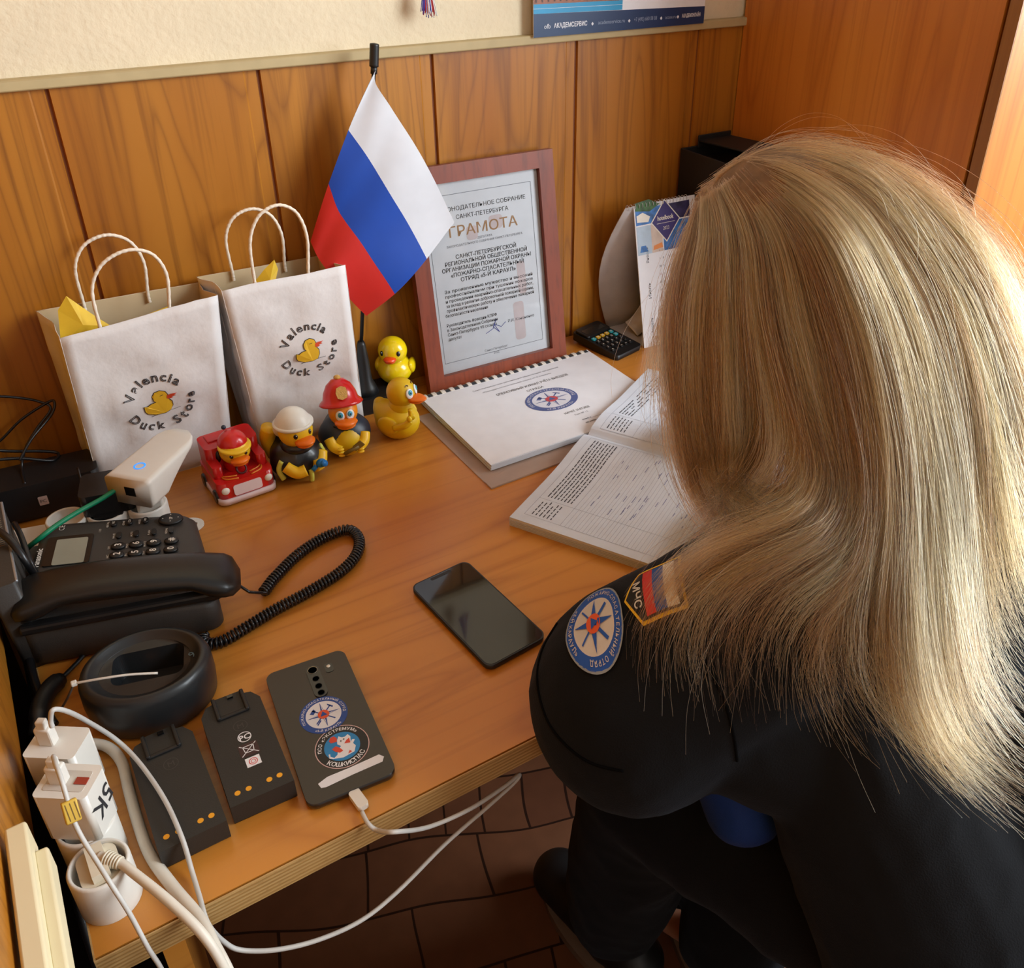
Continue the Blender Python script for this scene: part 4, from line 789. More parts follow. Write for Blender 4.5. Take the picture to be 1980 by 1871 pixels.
# ================================================================== POWER STRIPS, CHARGERS, ROUTER, CABLES
def socket_boss(b, x, z0, z1, r=0.0218, ri=0.0185):
    b.lathe([(r, z0), (r, z1 - 0.002), (r - 0.001, z1), (ri + 0.0008, z1), (ri, z1 - 0.001), (ri, z1 - 0.014), (0.0001, z1 - 0.014)], 36, 0, T(x, 0, 0), caps=False)
    for s in (-1, 1): b.lathe([(0.0001, z1 - 0.0138), (0.0026, z1 - 0.0138)], 12, 1, T(x + s * 0.0095, 0, 0), caps=False)
def power_strip(name, label, loc, rz, n, h, tail, hang):
    t = thing(name, label, 'power strip', loc, rz); b = MB(); pitch = 0.0425
    b.prism(rrect(pitch * (n - 1) + 0.030, 0.030, 0.006, 5, pitch * (n - 1) / 2), 0, h * 0.55, 0, bev=0.003)
    for k in range(n): socket_boss(b, k * pitch, 0, h)
    if tail: b.prism([(-tail, -0.020), (-0.012, -0.020), (-0.012, 0.020), (-tail, 0.020)], 0, h * 0.62, 0, bev=0.004)
    b.build('housing', [M_WPLAST, M_SOCK], t)
    if hang:
        m = MB(); x = pitch * (n - 1) + 0.034; o = circ(0.021, 40, x, 0, 0.0155)
        slot = [(x + 0.004, -0.0035), (x + 0.011, -0.0035), (x + 0.011, -0.0015), (x + 0.0135, -0.0015), (x + 0.0135, 0.0035), (x + 0.0105, 0.0035), (x + 0.0105, 0.0055), (x + 0.004, 0.0055)]
        k = []; n2 = 40
        for p in o: # outline points joined to the nearest slot edge in order
            a = math.atan2(p[1] - 0.001, p[0] - (x + 0.0085)); k.append(a)
        inn = []
        for a in k:
            d = Vector((math.cos(a), math.sin(a))); best = 1
            for i in range(len(slot)):
                p, q = Vector(slot[i - 1]), Vector(slot[i]); p0 = Vector((x + 0.0085, 0.001)); e = q - p; den = d.x * e.y - d.y * e.x
                if abs(den) < 1e-9: continue
                w_ = p - p0; tt = (w_.x * e.y - w_.y * e.x) / den; uu = (w_.x * d.y - w_.y * d.x) / den
                if tt > 0 and 0 <= uu <= 1: best = min(best, tt)
            inn.append((x + 0.0085 + d.x * best, 0.001 + d.y * best))
        vs = [(p[0], p[1], z) for z in (0.0002, 0.0024) for p in o] + [(p[0], p[1], z) for z in (0.0002, 0.0024) for p in inn]
        F = lambda a, i: a * n2 + i % n2
        fs = [[F(1, i), F(1, i + 1), F(3, i + 1), F(3, i)] for i in range(n2)] + [[F(0, i + 1), F(0, i), F(2, i), F(2, i + 1)] for i in range(n2)] + [[F(0, i), F(0, i + 1), F(1, i + 1), F(1, i)] for i in range(n2)] + [[F(3, i), F(3, i + 1), F(2, i + 1), F(2, i)] for i in range(n2)]
        m.add(vs, fs, 0); m.build('hanging_tab', M_WPLAST, t)
    return t
a0 = Z(125, 1000, 0.795); a1 = Z(290, 970, 0.795)
RA = math.atan2(a1.y - a0.y, a1.x - a0.x)
power_strip('power_strip', 'white three-socket power strip behind the telephone, with an oval hanging tab', (a0.x + 0.001, a0.y, 0.7502), RA, 3, 0.044, 0.062, True)
b0 = Vector((-0.0615, 0.5135, 0.7502)); b1 = Vector((-0.0665, 0.60, 0.7502)); RB = math.atan2(b1.y - b0.y, b1.x - b0.x)
power_strip('power_strip', 'white power strip at the near left desk corner, holding two USB chargers', b0, RB, 4, 0.042, 0, False)

def router():
    t = thing('white_powerline_adapter', 'white network adapter with a glowing blue ring, standing in the far power strip', 'network adapter', (a1.x + 0.001, a1.y + 0.002, 0.7815), RA)
    b = MB(); b.prism(rrect(0.030, 0.024, 0.004), 0.0, 0.032, 0); b.build('plug_body', M_WPLAST, t)
    b = MB(); rings = []
    for i in range(15):
        u = i / 14; y = -0.027 + 0.104 * u; top = 0.062 + 0.003 * u; bot = 0.027 + 0.036 * max(0, (u - 0.30) / 0.70) ** 0.8; wd = 0.0285 * (1 - 0.10 * u) * (1 if u < 0.75 else math.sqrt(max(0.12, 1 - ((u - 0.75) / 0.25) ** 2 * 0.9)))
        bot = min(bot, top - 0.002)
        rings.append([(p[0], y, p[1]) for p in rrect(2 * wd, top - bot, min(0.006, (top - bot) * 0.45), 4, 0, (top + bot) / 2)])
    b.loft(rings, 0, True, Rz(-0.84 - RA)); b.build('shell', M_WPLAST, t)
    def topz(y): return 0.062 + 0.003 * (y + 0.027) / 0.104
    m = MB(); Q = Rz(-0.84 - RA) @ T(0, -0.002, topz(-0.002) + 0.0004) @ Rx(0.03); ring_faces(m, 0.0048, 0.0066, 0, 0, Q, 36); m.build('status_ring', mat('ring_glow', (40, 130, 240), 0.4, emit=1.2), t)
    m = MB(); Q = Rz(-0.84 - RA) @ T(0.002, -0.0272, 0.045); m.box((0, 0, 0), (0.013, 0.001, 0.011), 0, Q); m.build('network_port', M_BGLOSS, t)
    return t
router()
def black_adapter():
    c = (a0 + a1) / 2
    t = thing('power_adapter', 'chunky black power adapter plugged into the middle socket of the far power strip', 'power adapter', (c.x + 0.001, c.y, 0.7815), RA)
    b = MB(); b.prism(rrect(0.032, 0.030, 0.006), 0.0, 0.014, 0); b.prism(rrect(0.056, 0.050, 0.008, 6, 0.002, 0.016), 0.013, 0.040, 0, bev=0.005, bevbot=True); b.build('case', M_BPLAST, t)
    c2 = Z(100, 935, 0.80); t2 = thing('power_adapter', 'long flat black adapter with a small pale label, behind the white power strip', 'power adapter', (c2.x - 0.006, c2.y + 0.036, 0.7502), RA + 0.15)
    b = MB(); b.prism(rrect(0.118, 0.056, 0.008, 6), 0.0, 0.050, 0, bev=0.008, bevbot=True); b.build('case', M_BPLAST, t2)
    m = MB(); m.prism(rrect(0.010, 0.012, 0.001), 0, 0.0003, 0, T(-0.006, -0.0284, 0.026) @ Rx(PI / 2)); text(m, 'PC', T(-0.006, -0.0288, 0.0235) @ Rx(PI / 2), 0.006, 1); m.build('label', [mat('label_pink', (206, 180, 170), 0.5), M_INK], t2)
black_adapter()
M_GRN = mat('green_jacket', (10, 134, 92), 0.35, coat=0.2)
def cable(name, label, cat, pts, r, m, n=8, group=None, extra=None):
    t = thing(name, label, cat, pts[0], 0, group); o = Vector(pts[0]); b = MB(); b.tube([Vector(p) - o for p in pts], r, n, 0, 8); b.build('cord', m, t)
    if extra: extra(t, o)
    return t
def rj(t, o):
    m = MB(); d = (Z(228, 938, 0.825) - o); d.normalize(); m.box((0, 0, 0), (0.016, 0.010, 0.008), 0, basis(Vector((0, 0, 0)) + d * 0.003, d, (0, 0, 1)) @ Rx(PI / 2)); m.build('connector', mat('clear_grey', (130, 160, 150), 0.2), t)
cable('network_cable', 'green network cable running from the white adapter to the left side', 'cable', [Z(252, 934, 0.826), Z(228, 944, 0.824), Z(195, 965, 0.818), Z(150, 990, 0.815), Z(110, 1015, 0.812), Z(75, 1042, 0.806), Z(52, 1062, 0.79), Z(48, 1085, 0.765)], 0.0028, M_GRN, 10, extra=rj)
# black cables in the left corner
M_CB = mat('cable_black', (20, 20, 22), 0.35, coat=0.2)
G = 'black cables in the left corner'
cable('black_cable', 'thin black cable arching against the wood panelling left of the gift bags', 'cable', [Y(-30, 765, 1.14), Y(30, 768, 1.14), Y(75, 776, 1.138), Y(98, 790, 1.13), Y(70, 830, 1.12), Y(48, 870, 1.11), Y(42, 905, 1.10), Z(48, 935, 0.80)], 0.0016, M_CB, 8, G)
cable('black_cable', 'black cable falling from the wall corner in a steep curve behind the adapters', 'cable', [Y(-40, 880, 1.14), Y(0, 852, 1.14), Y(40, 812, 1.138), Y(85, 782, 1.135), Y(104, 775, 1.13), Y(100, 800, 1.12), Y(60, 850, 1.10), Y(38, 890, 1.09)], 0.0016, M_CB, 8, G)
cable('black_cable', 'black cable looping low above the flat adapter in the corner', 'cable', [Y(-40, 868, 1.12), Y(20, 872, 1.12), Y(80, 872, 1.12), Y(112, 876, 1.115), Y(100, 890, 1.10), Y(40, 886, 1.10), Y(-20, 890, 1.10)], 0.0019, M_CB, 8, G)
cable('black_cable', 'thin black cable crossing the open socket of the far power strip', 'cable', [Z(150, 905, 0.815), Z(165, 960, 0.812), Z(172, 985, 0.80), Z(168, 1000, 0.785), Z(160, 1015, 0.77)], 0.0014, M_CB, 8, G)
cable('black_cable', 'thick black cable draped over the vented box towards the telephone', 'cable', [Z(-60, 1020, 0.86), Z(-15, 1022, 0.865), Z(20, 1045, 0.862), Z(50, 1085, 0.845), Z(70, 1115, 0.82), Z(98, 1135, 0.79), Z(120, 1150, 0.762)], 0.0036, M_CB, 10, G)
cable('black_cable', 'thick black cable beside the vented box ending in a moulded plug', 'cable', [Z(28, 1012, 0.83), Z(40, 1035, 0.83), Z(60, 1090, 0.815), Z(80, 1125, 0.79), Z(92, 1160, 0.765), Z(70, 1200, 0.757)], 0.0030, M_CB, 10, G)
cable('black_cable', 'black cable hanging in the gap between desk and left wall, beside the power strip', 'cable', [Vector((-0.092, 0.88, 0.72)), Vector((-0.090, 0.80, 0.73)), Vector((-0.0895, 0.70, 0.735)), Vector((-0.091, 0.62, 0.72)), Vector((-0.0925, 0.55, 0.66)), Vector((-0.093, 0.50, 0.50)), Vector((-0.095, 0.48, 0.2))], 0.0036, M_CB, 10, G)
cable('black_cable', 'second black cable lying along the left desk edge near the charger plug', 'cable', [Z(50, 1240, 0.765), Z(60, 1290, 0.760), Z(72, 1330, 0.758), Z(88, 1370, 0.756), Z(105, 1400, 0.7545)], 0.0040, M_CB, 10, G)
def dc():
    p = [Z(140, 1290, 0.755), Z(118, 1312, 0.757), Z(97, 1330, 0.76), Z(80, 1360, 0.76), Z(74, 1395, 0.76), Z(70, 1420, 0.757)]
    t = thing('cable_plug', 'black moulded plug and lead between the charging cradle and the desk edge', 'plug', p[0]); o = Vector(p[0])
    b = MB(); b.tube([Z(165, 1262, 0.755) - o, Z(150, 1280, 0.755) - o, p[1] - o], 0.0022, 8, 0, 4); b.build('cord', M_CB, t)
    b = MB(); b.tube([p[1] - o, p[2] - o, p[3] - o, p[4] - o, p[5] - o], lambda q: 0.0085 if 0.08 < q < 0.75 else 0.0065, 16, 0, 5); b.build('plug', M_BPLAST, t)
dc()
def zip_tie():
    p = [Z(305, 1301, 0.806), Z(250, 1304, 0.812), Z(200, 1311, 0.813), Z(160, 1318, 0.810), Z(143, 1321, 0.808)]
    t = thing('zip_tie', 'white plastic cable tie sticking out over the charging cradle', 'cable tie', p[0]); o = Vector(p[0]); b = MB(); b.tube([q - o for q in p], 0.0011, 6, 0, 5); b.build('strap', M_WPLAST, t)
    b = MB(); b.box(p[4] - o, (0.005, 0.005, 0.004), 0, None, 0.001); b.build('head', M_WPLAST, t)
    b = MB(); b.tube([p[4] - o, Z(130, 1350, 0.785) - o, Z(117, 1372, 0.765) - o], 0.0011, 6, 0, 4); b.build('tail', mat('tie_grey', (96, 90, 86), 0.5), t)
zip_tie()
def vent_box():
    t = thing('vented_device', 'dark upright device with fine vents and a silver edge leaning at the left wall', 'electronic device', (-0.0775, 0.875, 0.7502), 0.0)
    M = Rx(0.0) @ Ry(-0.05)
    b = MB(); b.prism(rrect(0.024, 0.150, 0.004, 4), 0, 0.104, 0, M, bev=0.003); b.build('case', M_BPLAST2, t)
    m = MB()
    for k in range(22): m.box((0.0, 0.070 - k * 0.0038, 0.1042), (0.018, 0.0012, 0.0012), 0, M)
    m.build('vents', mat('vent_tan', (120, 104, 84), 0.5), t)
    m = MB(); m.box((0.0120, 0, 0.1025), (0.003, 0.146, 0.0032), 0, M, 0.001); m.build('silver_edge', mat('silver_trim', (170, 176, 182), 0.25, 0.6), t)
    m = MB(); text(m, 'SYK', M @ T(-0.002, -0.030, 0.1044) @ Rz(PI / 2), 0.007, 0); m.build('mark', mat('mark_grey', (96, 98, 100), 0.5), t)
vent_box()

def charger_block(label, cx, cy, z0, rz, plugged, marks, port):
    t = thing('usb_charger', label, 'charger', (cx, cy, z0), rz)
    b = MB(); b.prism(rrect(0.026, 0.026, 0.005), 0, 0.012, 0); b.prism(rrect(0.040, 0.030, 0.004, 5), 0.010, 0.058, 0, bev=0.003, bevbot=True)
    b.build('case', M_WPLAST, t)
    if port:
        m = MB(); m.prism(rrect(0.030, 0.018, 0.002), 0.0575, 0.0584, 0); m.build('port_recess', mat('recess_white', (200, 190, 178), 0.5), t)
        m = MB(); m.box((0.0105, 0, 0.0586), (0.009, 0.006, 0.001), 0); m.build('usb_port', mat('port_red', (150, 50, 30), 0.5), t)
    if marks:
        m = MB(); Q = basis((0.0202, 0.0, 0.034), (0, 0, -1), (0, 1, 0)); Q = basis((0.0003, -0.0153, 0.030), (0.35, 0, -1), (1, 0, 0.35)); 
        Q = basis((0.0203, 0.001, 0.034), (0, -1, -0.25), (0, 0, -1)); text(m, '5K', Q @ T(0, -0.009, 0), 0.026, 0, bold=0.01, width=0.024)
        m.build('marker_writing', M_INK, t)
    m = MB(); m.box((-0.006, 0, 0.066), (0.0125, 0.0085, 0.018), 0, None, 0.0015); m.box((-0.006, 0, 0.078), (0.007, 0.006, 0.008), 0, None, 0.001); m.build('usb_plug', M_WPLAST, t)
    return t
charger_block('plain white USB charger block with a cable plug, behind the marked charger', -0.0662, 0.598, 0.782, RB + 0.9 + PI, True, False, False)
charger_block('white USB charger block with black marker writing on its side, nearer of the two', -0.0642, 0.5555, 0.782, RB + 0.9 + PI, True, True, True)
M_CW = mat('cable_white', (222, 212, 196), 0.45); M_CW2 = mat('cable_grey_white', (200, 196, 190), 0.45)
def plug_white():
    t = thing('mains_plug', 'white angled mains plug in the nearest socket, its thick cord running off the desk', 'plug', (-0.0615, 0.5135, 0.781), RB)
    b = MB(); b.prism(rrect(0.033, 0.028, 0.008, 6), -0.0025, 0.009, 0, bev=0.002); b.prism([(-0.014, -0.006), (0.014, -0.006), (0.014, 0.006), (-0.014, 0.006)], 0.008, 0.0165, 0, bev=0.003); b.build('body', mat('plug_cream', (226, 214, 190), 0.4), t)
    inv = (T(-0.0615, 0.5135, 0.781) @ Rz(RB)).inverted()
    P = [inv @ p for p in (Z(190, 1655, 0.796), Z(232, 1668, 0.795), Z(262, 1690, 0.794), Z(330, 1745, 0.79), Z(395, 1810, 0.775), Z(440, 1885, 0.745), Z(480, 1990, 0.68))]
    b = MB(); b.tube(P, lambda q: 0.0036, 12, 0, 8); b.build('cord', M_CW, t)
    b = MB(); 
    for k in range(6): b.tube([P[0].lerp(P[1], 0.35 + 0.12 * k), P[0].lerp(P[1], 0.42 + 0.12 * k)], 0.0062 - 0.0003 * k, 14, 0, 1)
    b.build('strain_relief', mat('plug_cream', (226, 214, 190), 0.4), t)
plug_white()
cable('white_power_cable', 'thick white power cord curving out from behind the chargers and over the desk edge', 'cable', [Z(120, 1440, 0.758), Z(178, 1437, 0.756), Z(212, 1446, 0.7555), Z(236, 1475, 0.7555), Z(250, 1530, 0.7555), Z(270, 1600, 0.7555), Z(292, 1655, 0.7555), Z(335, 1715, 0.7555), Z(385, 1775, 0.7565), Z(415, 1830, 0.7545), Z(445, 1890, 0.74), Z(490, 2000, 0.66)], 0.0046, M_CW, 12)
def usb1(t, o):
    m = MB(); q = [Z(690, 1530, 0.7555), Z(697, 1562, 0.7555), Z(706, 1580, 0.7552)]; m.prism(rrect(0.0095, 0.019, 0.0025), -0.0028, 0.0028, 0, basis((q[0].lerp(q[1], 0.5)) - o, Vector((1, 0.12, 0)), Vector((-0.12, 1, 0))), bev=0.001, bevbot=True); m.build('usb_plug', M_WPLAST, t)
cable('charging_cable', 'thin white charging cable plugged into the brown phone, looping below the desk edge', 'cable',
    [Z(700, 1570, 0.7552), Z(712, 1592, 0.7552), Z(730, 1605, 0.7525), X(762, 1608, 0.137), Z(830, 1598, 0.735), Z(910, 1563, 0.72), Z(975, 1520, 0.705), Z(1003, 1497, 0.70), Z(995, 1512, 0.695), Z(940, 1562, 0.69), Z(860, 1632, 0.685), Z(770, 1722, 0.68), Z(700, 1778, 0.68), Z(620, 1815, 0.685), Z(540, 1835, 0.695), Z(470, 1837, 0.705), Z(435, 1822, 0.72), Z(402, 1785, 0.7535), Z(385, 1730, 0.755), Z(370, 1680, 0.757), Z(352, 1620, 0.776), Z(318, 1545, 0.78), Z(270, 1475, 0.78), Z(225, 1430, 0.79), Z(170, 1395, 0.83), Z(130, 1375, 0.865), Z(103, 1372, 0.877), Z(98, 1392, 0.868), Z(101, 1405, 0.862)], 0.0019, M_CW2, 10, extra=usb1)
def yl(t, o):
    m = MB(); q = [Z(132, 1548, 0.8635), Z(143, 1588, 0.8515)]; Q = basis(q[0].lerp(q[1], 0.5) - o, q[1] - q[0], (0.8, 0.3, 0.2)); m.box((0, 0, 0), (0.0155, 0.010, 0.0052), 0, Q, 0.001)
    for k in range(3): seg(m, (-0.006, -0.003 + 0.003 * k), (0.006, -0.003 + 0.003 * k + 0.001), 0.0007, 0.0027, 1, Q)
    m.build('yellow_label', [mat('yellow_tape', (206, 166, 60), 0.5), mat('tape_ink', (110, 80, 20), 0.5)], t)
cable('usb_cable', 'thin white cable with a yellow tape label running down from the marked charger', 'cable',
    [Z(103, 1462, 0.866), Z(108, 1478, 0.874), Z(118, 1505, 0.874), Z(130, 1545, 0.864), Z(142, 1585, 0.852), Z(160, 1622, 0.842), Z(187, 1665, 0.832), Z(215, 1710, 0.822), Z(250, 1765, 0.80), Z(285, 1830, 0.77), Z(320, 1890, 0.74), Z(350, 1990, 0.68)], 0.0017, M_CW2, 10, extra=yl)

# ================================================================== BOOKLETS, FOLDER, CALENDAR, CALCULATOR
def line_words(m, M, x0, x1, y, h, mi, seed):
    """a line of small print as separate word-length strokes"""
    r = random.Random(seed); x = x0
    while x < x1:
        wd = r.uniform(0.3, 1.0) * h * 4.2
        e = min(x1, x + wd); seg(m, (x, y), (e, y), h * 0.42, 0.00012, mi, M); x = e + h * 0.55
def make_folder():
    a, b_, c_, d_ = Z(806, 806, 0.751), Z(950, 945, 0.751), Z(1120, 872, 0.751), Z(1060, 720, 0.751)
    t = thing('plastic_folder', 'translucent frosted plastic folder lying under the comb-bound booklet', 'folder', (a.x, a.y, 0.7502)); o = Vector((a.x, a.y, 0.7502))
    x1 = 0.745; pts = [a, b_, Vector((x1, 0.838, 0.75)), Vector((x1 + 0.005, 1.046, 0.75))]
    m = MB(); m.prism([((p - o).x, (p - o).y) for p in pts], 0, 0.0012, 0)
    mt = mat('frosted_plastic', (226, 196, 176), 0.45, trans=0.35, alpha=0.62); m.build('cover', mt, t)
    m = MB(); Q = T(0, 0, 0.0014); p = [(q - o) for q in (Z(938, 932, 0.752), Z(985, 905, 0.752), Vector((x1, 0.862, 0.75)), Vector((x1, 0.838, 0.75)), b_)]; m.prism([(q.x, q.y) for q in p], 0, 0.0009, 0, Q); m.build('pocket_flap', mt, t)
make_folder()
def make_booklet():
    bl = Z(948.5, 899, 0.762); br = Z(1279, 788, 0.762); tl = Z(819.7, 765, 0.762); o = Vector((bl.x, bl.y, 0.7530)); x = (br - bl); x.z = 0; x.normalize(); y = Vector((-x.y, x.x, 0)); W, H = 0.297, 0.211
    t = thing('comb_bound_booklet', 'white comb-bound booklet with a blue round emblem on its cover, in front of the frame', 'booklet', o, math.atan2(x.y, x.x))
    m = MB()
    for k in range(4): m.box((W / 2 + 0.0008 * (k % 2), H / 2 - 0.0004 * k, 0.0012 + 0.0022 * k), (W, H, 0.0019), 0)
    m.build('pages', M_PAPER2, t)
    m = MB(); m.box((W / 2, H / 2, 0.0092), (W, H, 0.0006), 0); Q = T(0, 0, 0.0097)
    text(m, 'Санкт-Петербургская региональная общественная организация', Q @ T(W / 2, 0.183, 0), 0.005, 2, width=0.15); text(m, '«Пожарно-спасательный отряд «5-й караул»', Q @ T(W / 2 - 0.005, 0.172, 0), 0.005, 2, width=0.12)
    text(m, 'ОПЕРАТИВНЫЙ ЖУРНАЛ УЧЁТА ВЫЕЗДОВ', Q @ T(W / 2 + 0.012, 0.154, 0), 0.008, 1, width=0.125, bold=0.01); text(m, 'ОТРЯДА', Q @ T(W / 2 + 0.008, 0.141, 0), 0.007, 1)
    emblem(m, Q @ T(W / 2 + 0.012, 0.104, 0), 0.032, 3, asp=1.28)
    text(m, 'НАЧАТ 15.07.2022', Q @ T(W / 2 + 0.026, 0.056, 0), 0.007, 1, width=0.042, bold=0.01); text(m, 'Том № 12', Q @ T(W / 2 + 0.026, 0.046, 0), 0.005, 2)
    for k in range(2): seg(m, (0.165, 0.030 - 0.009 * k), (0.255, 0.030 - 0.009 * k), 0.0004, 0.0001, 2, Q); line_words(m, Q, 0.165, 0.18 + 0.03 * k, 0.0315 - 0.009 * k, 0.003, 2, k)
    m.build('cover', [M_PAPER, M_INK, M_INKG] + [mat('print_blue_faded', (84, 98, 150), 0.6), mat('print_white_faded', (222, 222, 230), 0.6), mat('print_red_faded', (196, 78, 84), 0.6)], t)
    m = MB(); n = 20
    for k in range(n):
        xx = 0.010 + (W - 0.02) * k / (n - 1); m.box((xx + 0.0038, H - 0.0045, 0.0099), (0.0068, 0.0072, 0.0006), 1)
        m.loft([[(xx - 0.0066, y, z), (xx - 0.0002, y, z), (xx - 0.0002, y, z - 0.0008), (xx - 0.0066, y, z - 0.0008)] for y, z in ((H - 0.0085, 0.0102), (H - 0.004, 0.0112), (H + 0.001, 0.0108), (H + 0.0035, 0.0085), (H + 0.0038, 0.0040))], 0, False)
    m.tube([(0.004, H + 0.0030, 0.0045), (W - 0.004, H + 0.0030, 0.0045)], 0.0032, 10, 0, 1); m.build('binding_comb', [M_WPLAST, mat('punch_dark', (52, 60, 66), 0.6)], t)
make_booklet()
def make_journal():
    L_ = Z(985, 1000, 0.762); Tp = Z(1247, 728, 0.762); u = (Tp - L_); u.z = 0; Lg = 0.418; u.normalize(); v = Vector((u.y, -u.x, 0))    # u long edge, v towards the person
    t = thing('open_journal', 'open journal with ruled and printed pages under the person\'s hair and hand', 'journal', (L_.x, L_.y, 0.7502), math.atan2(u.y, u.x) - PI / 2)
    # local: y along the long edge, x towards the person; two leaves meeting at y = Lg/2
    Wd = 0.292; N_ = 40
    def lift(y): k = min(1, max(0, (y - 0.13) / 0.13)); return 0.0125 * k * k * (3 - 2 * k)
    def top(y):
        d = abs(y - Lg / 2); s = 0.0125 if y < Lg / 2 else 0.0085
        return lift(y) + s - 0.0055 * math.exp(-(d / 0.008) ** 2) + 0.0042 * math.exp(-((d - 0.045) / 0.04) ** 2)
    def sheet(m, y0, y1, x0, x1, dz, mi, n=N_):
        vs = []; 
        for i in range(n + 1):
            y = y0 + (y1 - y0) * i / n; vs += [(x0, y, top(y) + dz), (x1, y, top(y) + dz)]
        m.add(vs, [[2 * i, 2 * i + 1, 2 * i + 3, 2 * i + 2] for i in range(n)], mi, True)
    for nm, y0, y1 in (('left_leaves', 0.0, Lg / 2), ('right_leaves', Lg / 2, Lg)):
        m = MB(); ring = []
        for i in range(N_ + 1):
            y = y0 + (y1 - y0) * i / N_; ring.append([(0, y, lift(y)), (Wd, y, lift(y)), (Wd, y, top(y)), (0, y, top(y))])
        m.loft(ring, 0, False)
        for k in range(1, 5):      # visible page edges
            zz = 0.0022 * k
            if y0 == 0: m.box((Wd / 2, -0.0002, zz), (Wd, 0.0006, 0.0003), 1)
            m.box((-0.0002, 0.06, zz * 0.8), (0.0006, 0.11, 0.0003), 1) if y0 == 0 else None
        lay = m
        # print: lines running along the long edge; columns across
        a, c = y0 + 0.014, y1 - 0.014
        for x in (0.012, 0.060, Wd - 0.012): sheet(lay, a, c, x, x + 0.0005, 0.00015, 2, 24)
        for y in (a, a + 0.038, c): seg(lay, (0.012, y), (Wd - 0.012, y), 0.0005, top(y) + 0.0002, 2)
        for k in range(46):
            x = 0.066 + 0.0047 * k
            if x > Wd - 0.014: break
            sheet(lay, a, c, x, x + 0.00035, 0.00012, 2, 16)
        for k in range(8 if y0 == 0 else 5):
            x = 0.020 + 0.0045 * k; r = random.Random(k + int(y0 * 100)); y = a + 0.044
            while y < c - 0.01:
                wd = r.uniform(0.003, 0.011); sheet(lay, y, min(c - 0.004, y + wd), x, x + 0.0015, 0.0002, 3, 2); y += wd + 0.0016 + (0.010 if y0 > 0 and r.random() < 0.3 else 0)
        for k in range(6):
            x = 0.020 + 0.005 * k; r = random.Random(k + 50 + int(y0 * 100)); y = a + 0.004
            while y < a + 0.030: wd = r.uniform(0.003, 0.009); sheet(lay, y, y + wd, x, x + 0.0014, 0.0002, 3, 2); y += wd + 0.002
        r = random.Random(3 + int(y0 * 10))
        for k in range(70):
            x = 0.07 + r.random() * (Wd - 0.10); y = a + 0.045 + r.random() * (c - a - 0.06); wd = r.uniform(0.004, 0.014); sheet(lay, y, y + wd, x, x + 0.0009, 0.0002, 4, 2)
        m.build(nm, [M_PAPER2, mat('page_shadow_line', (176, 180, 190), 0.7), mat('rule_grey', (168, 174, 188), 0.7), mat('print_grey', (70, 72, 80), 0.7), mat('pen_blue_grey', (122, 130, 168), 0.7)], t)
make_journal()

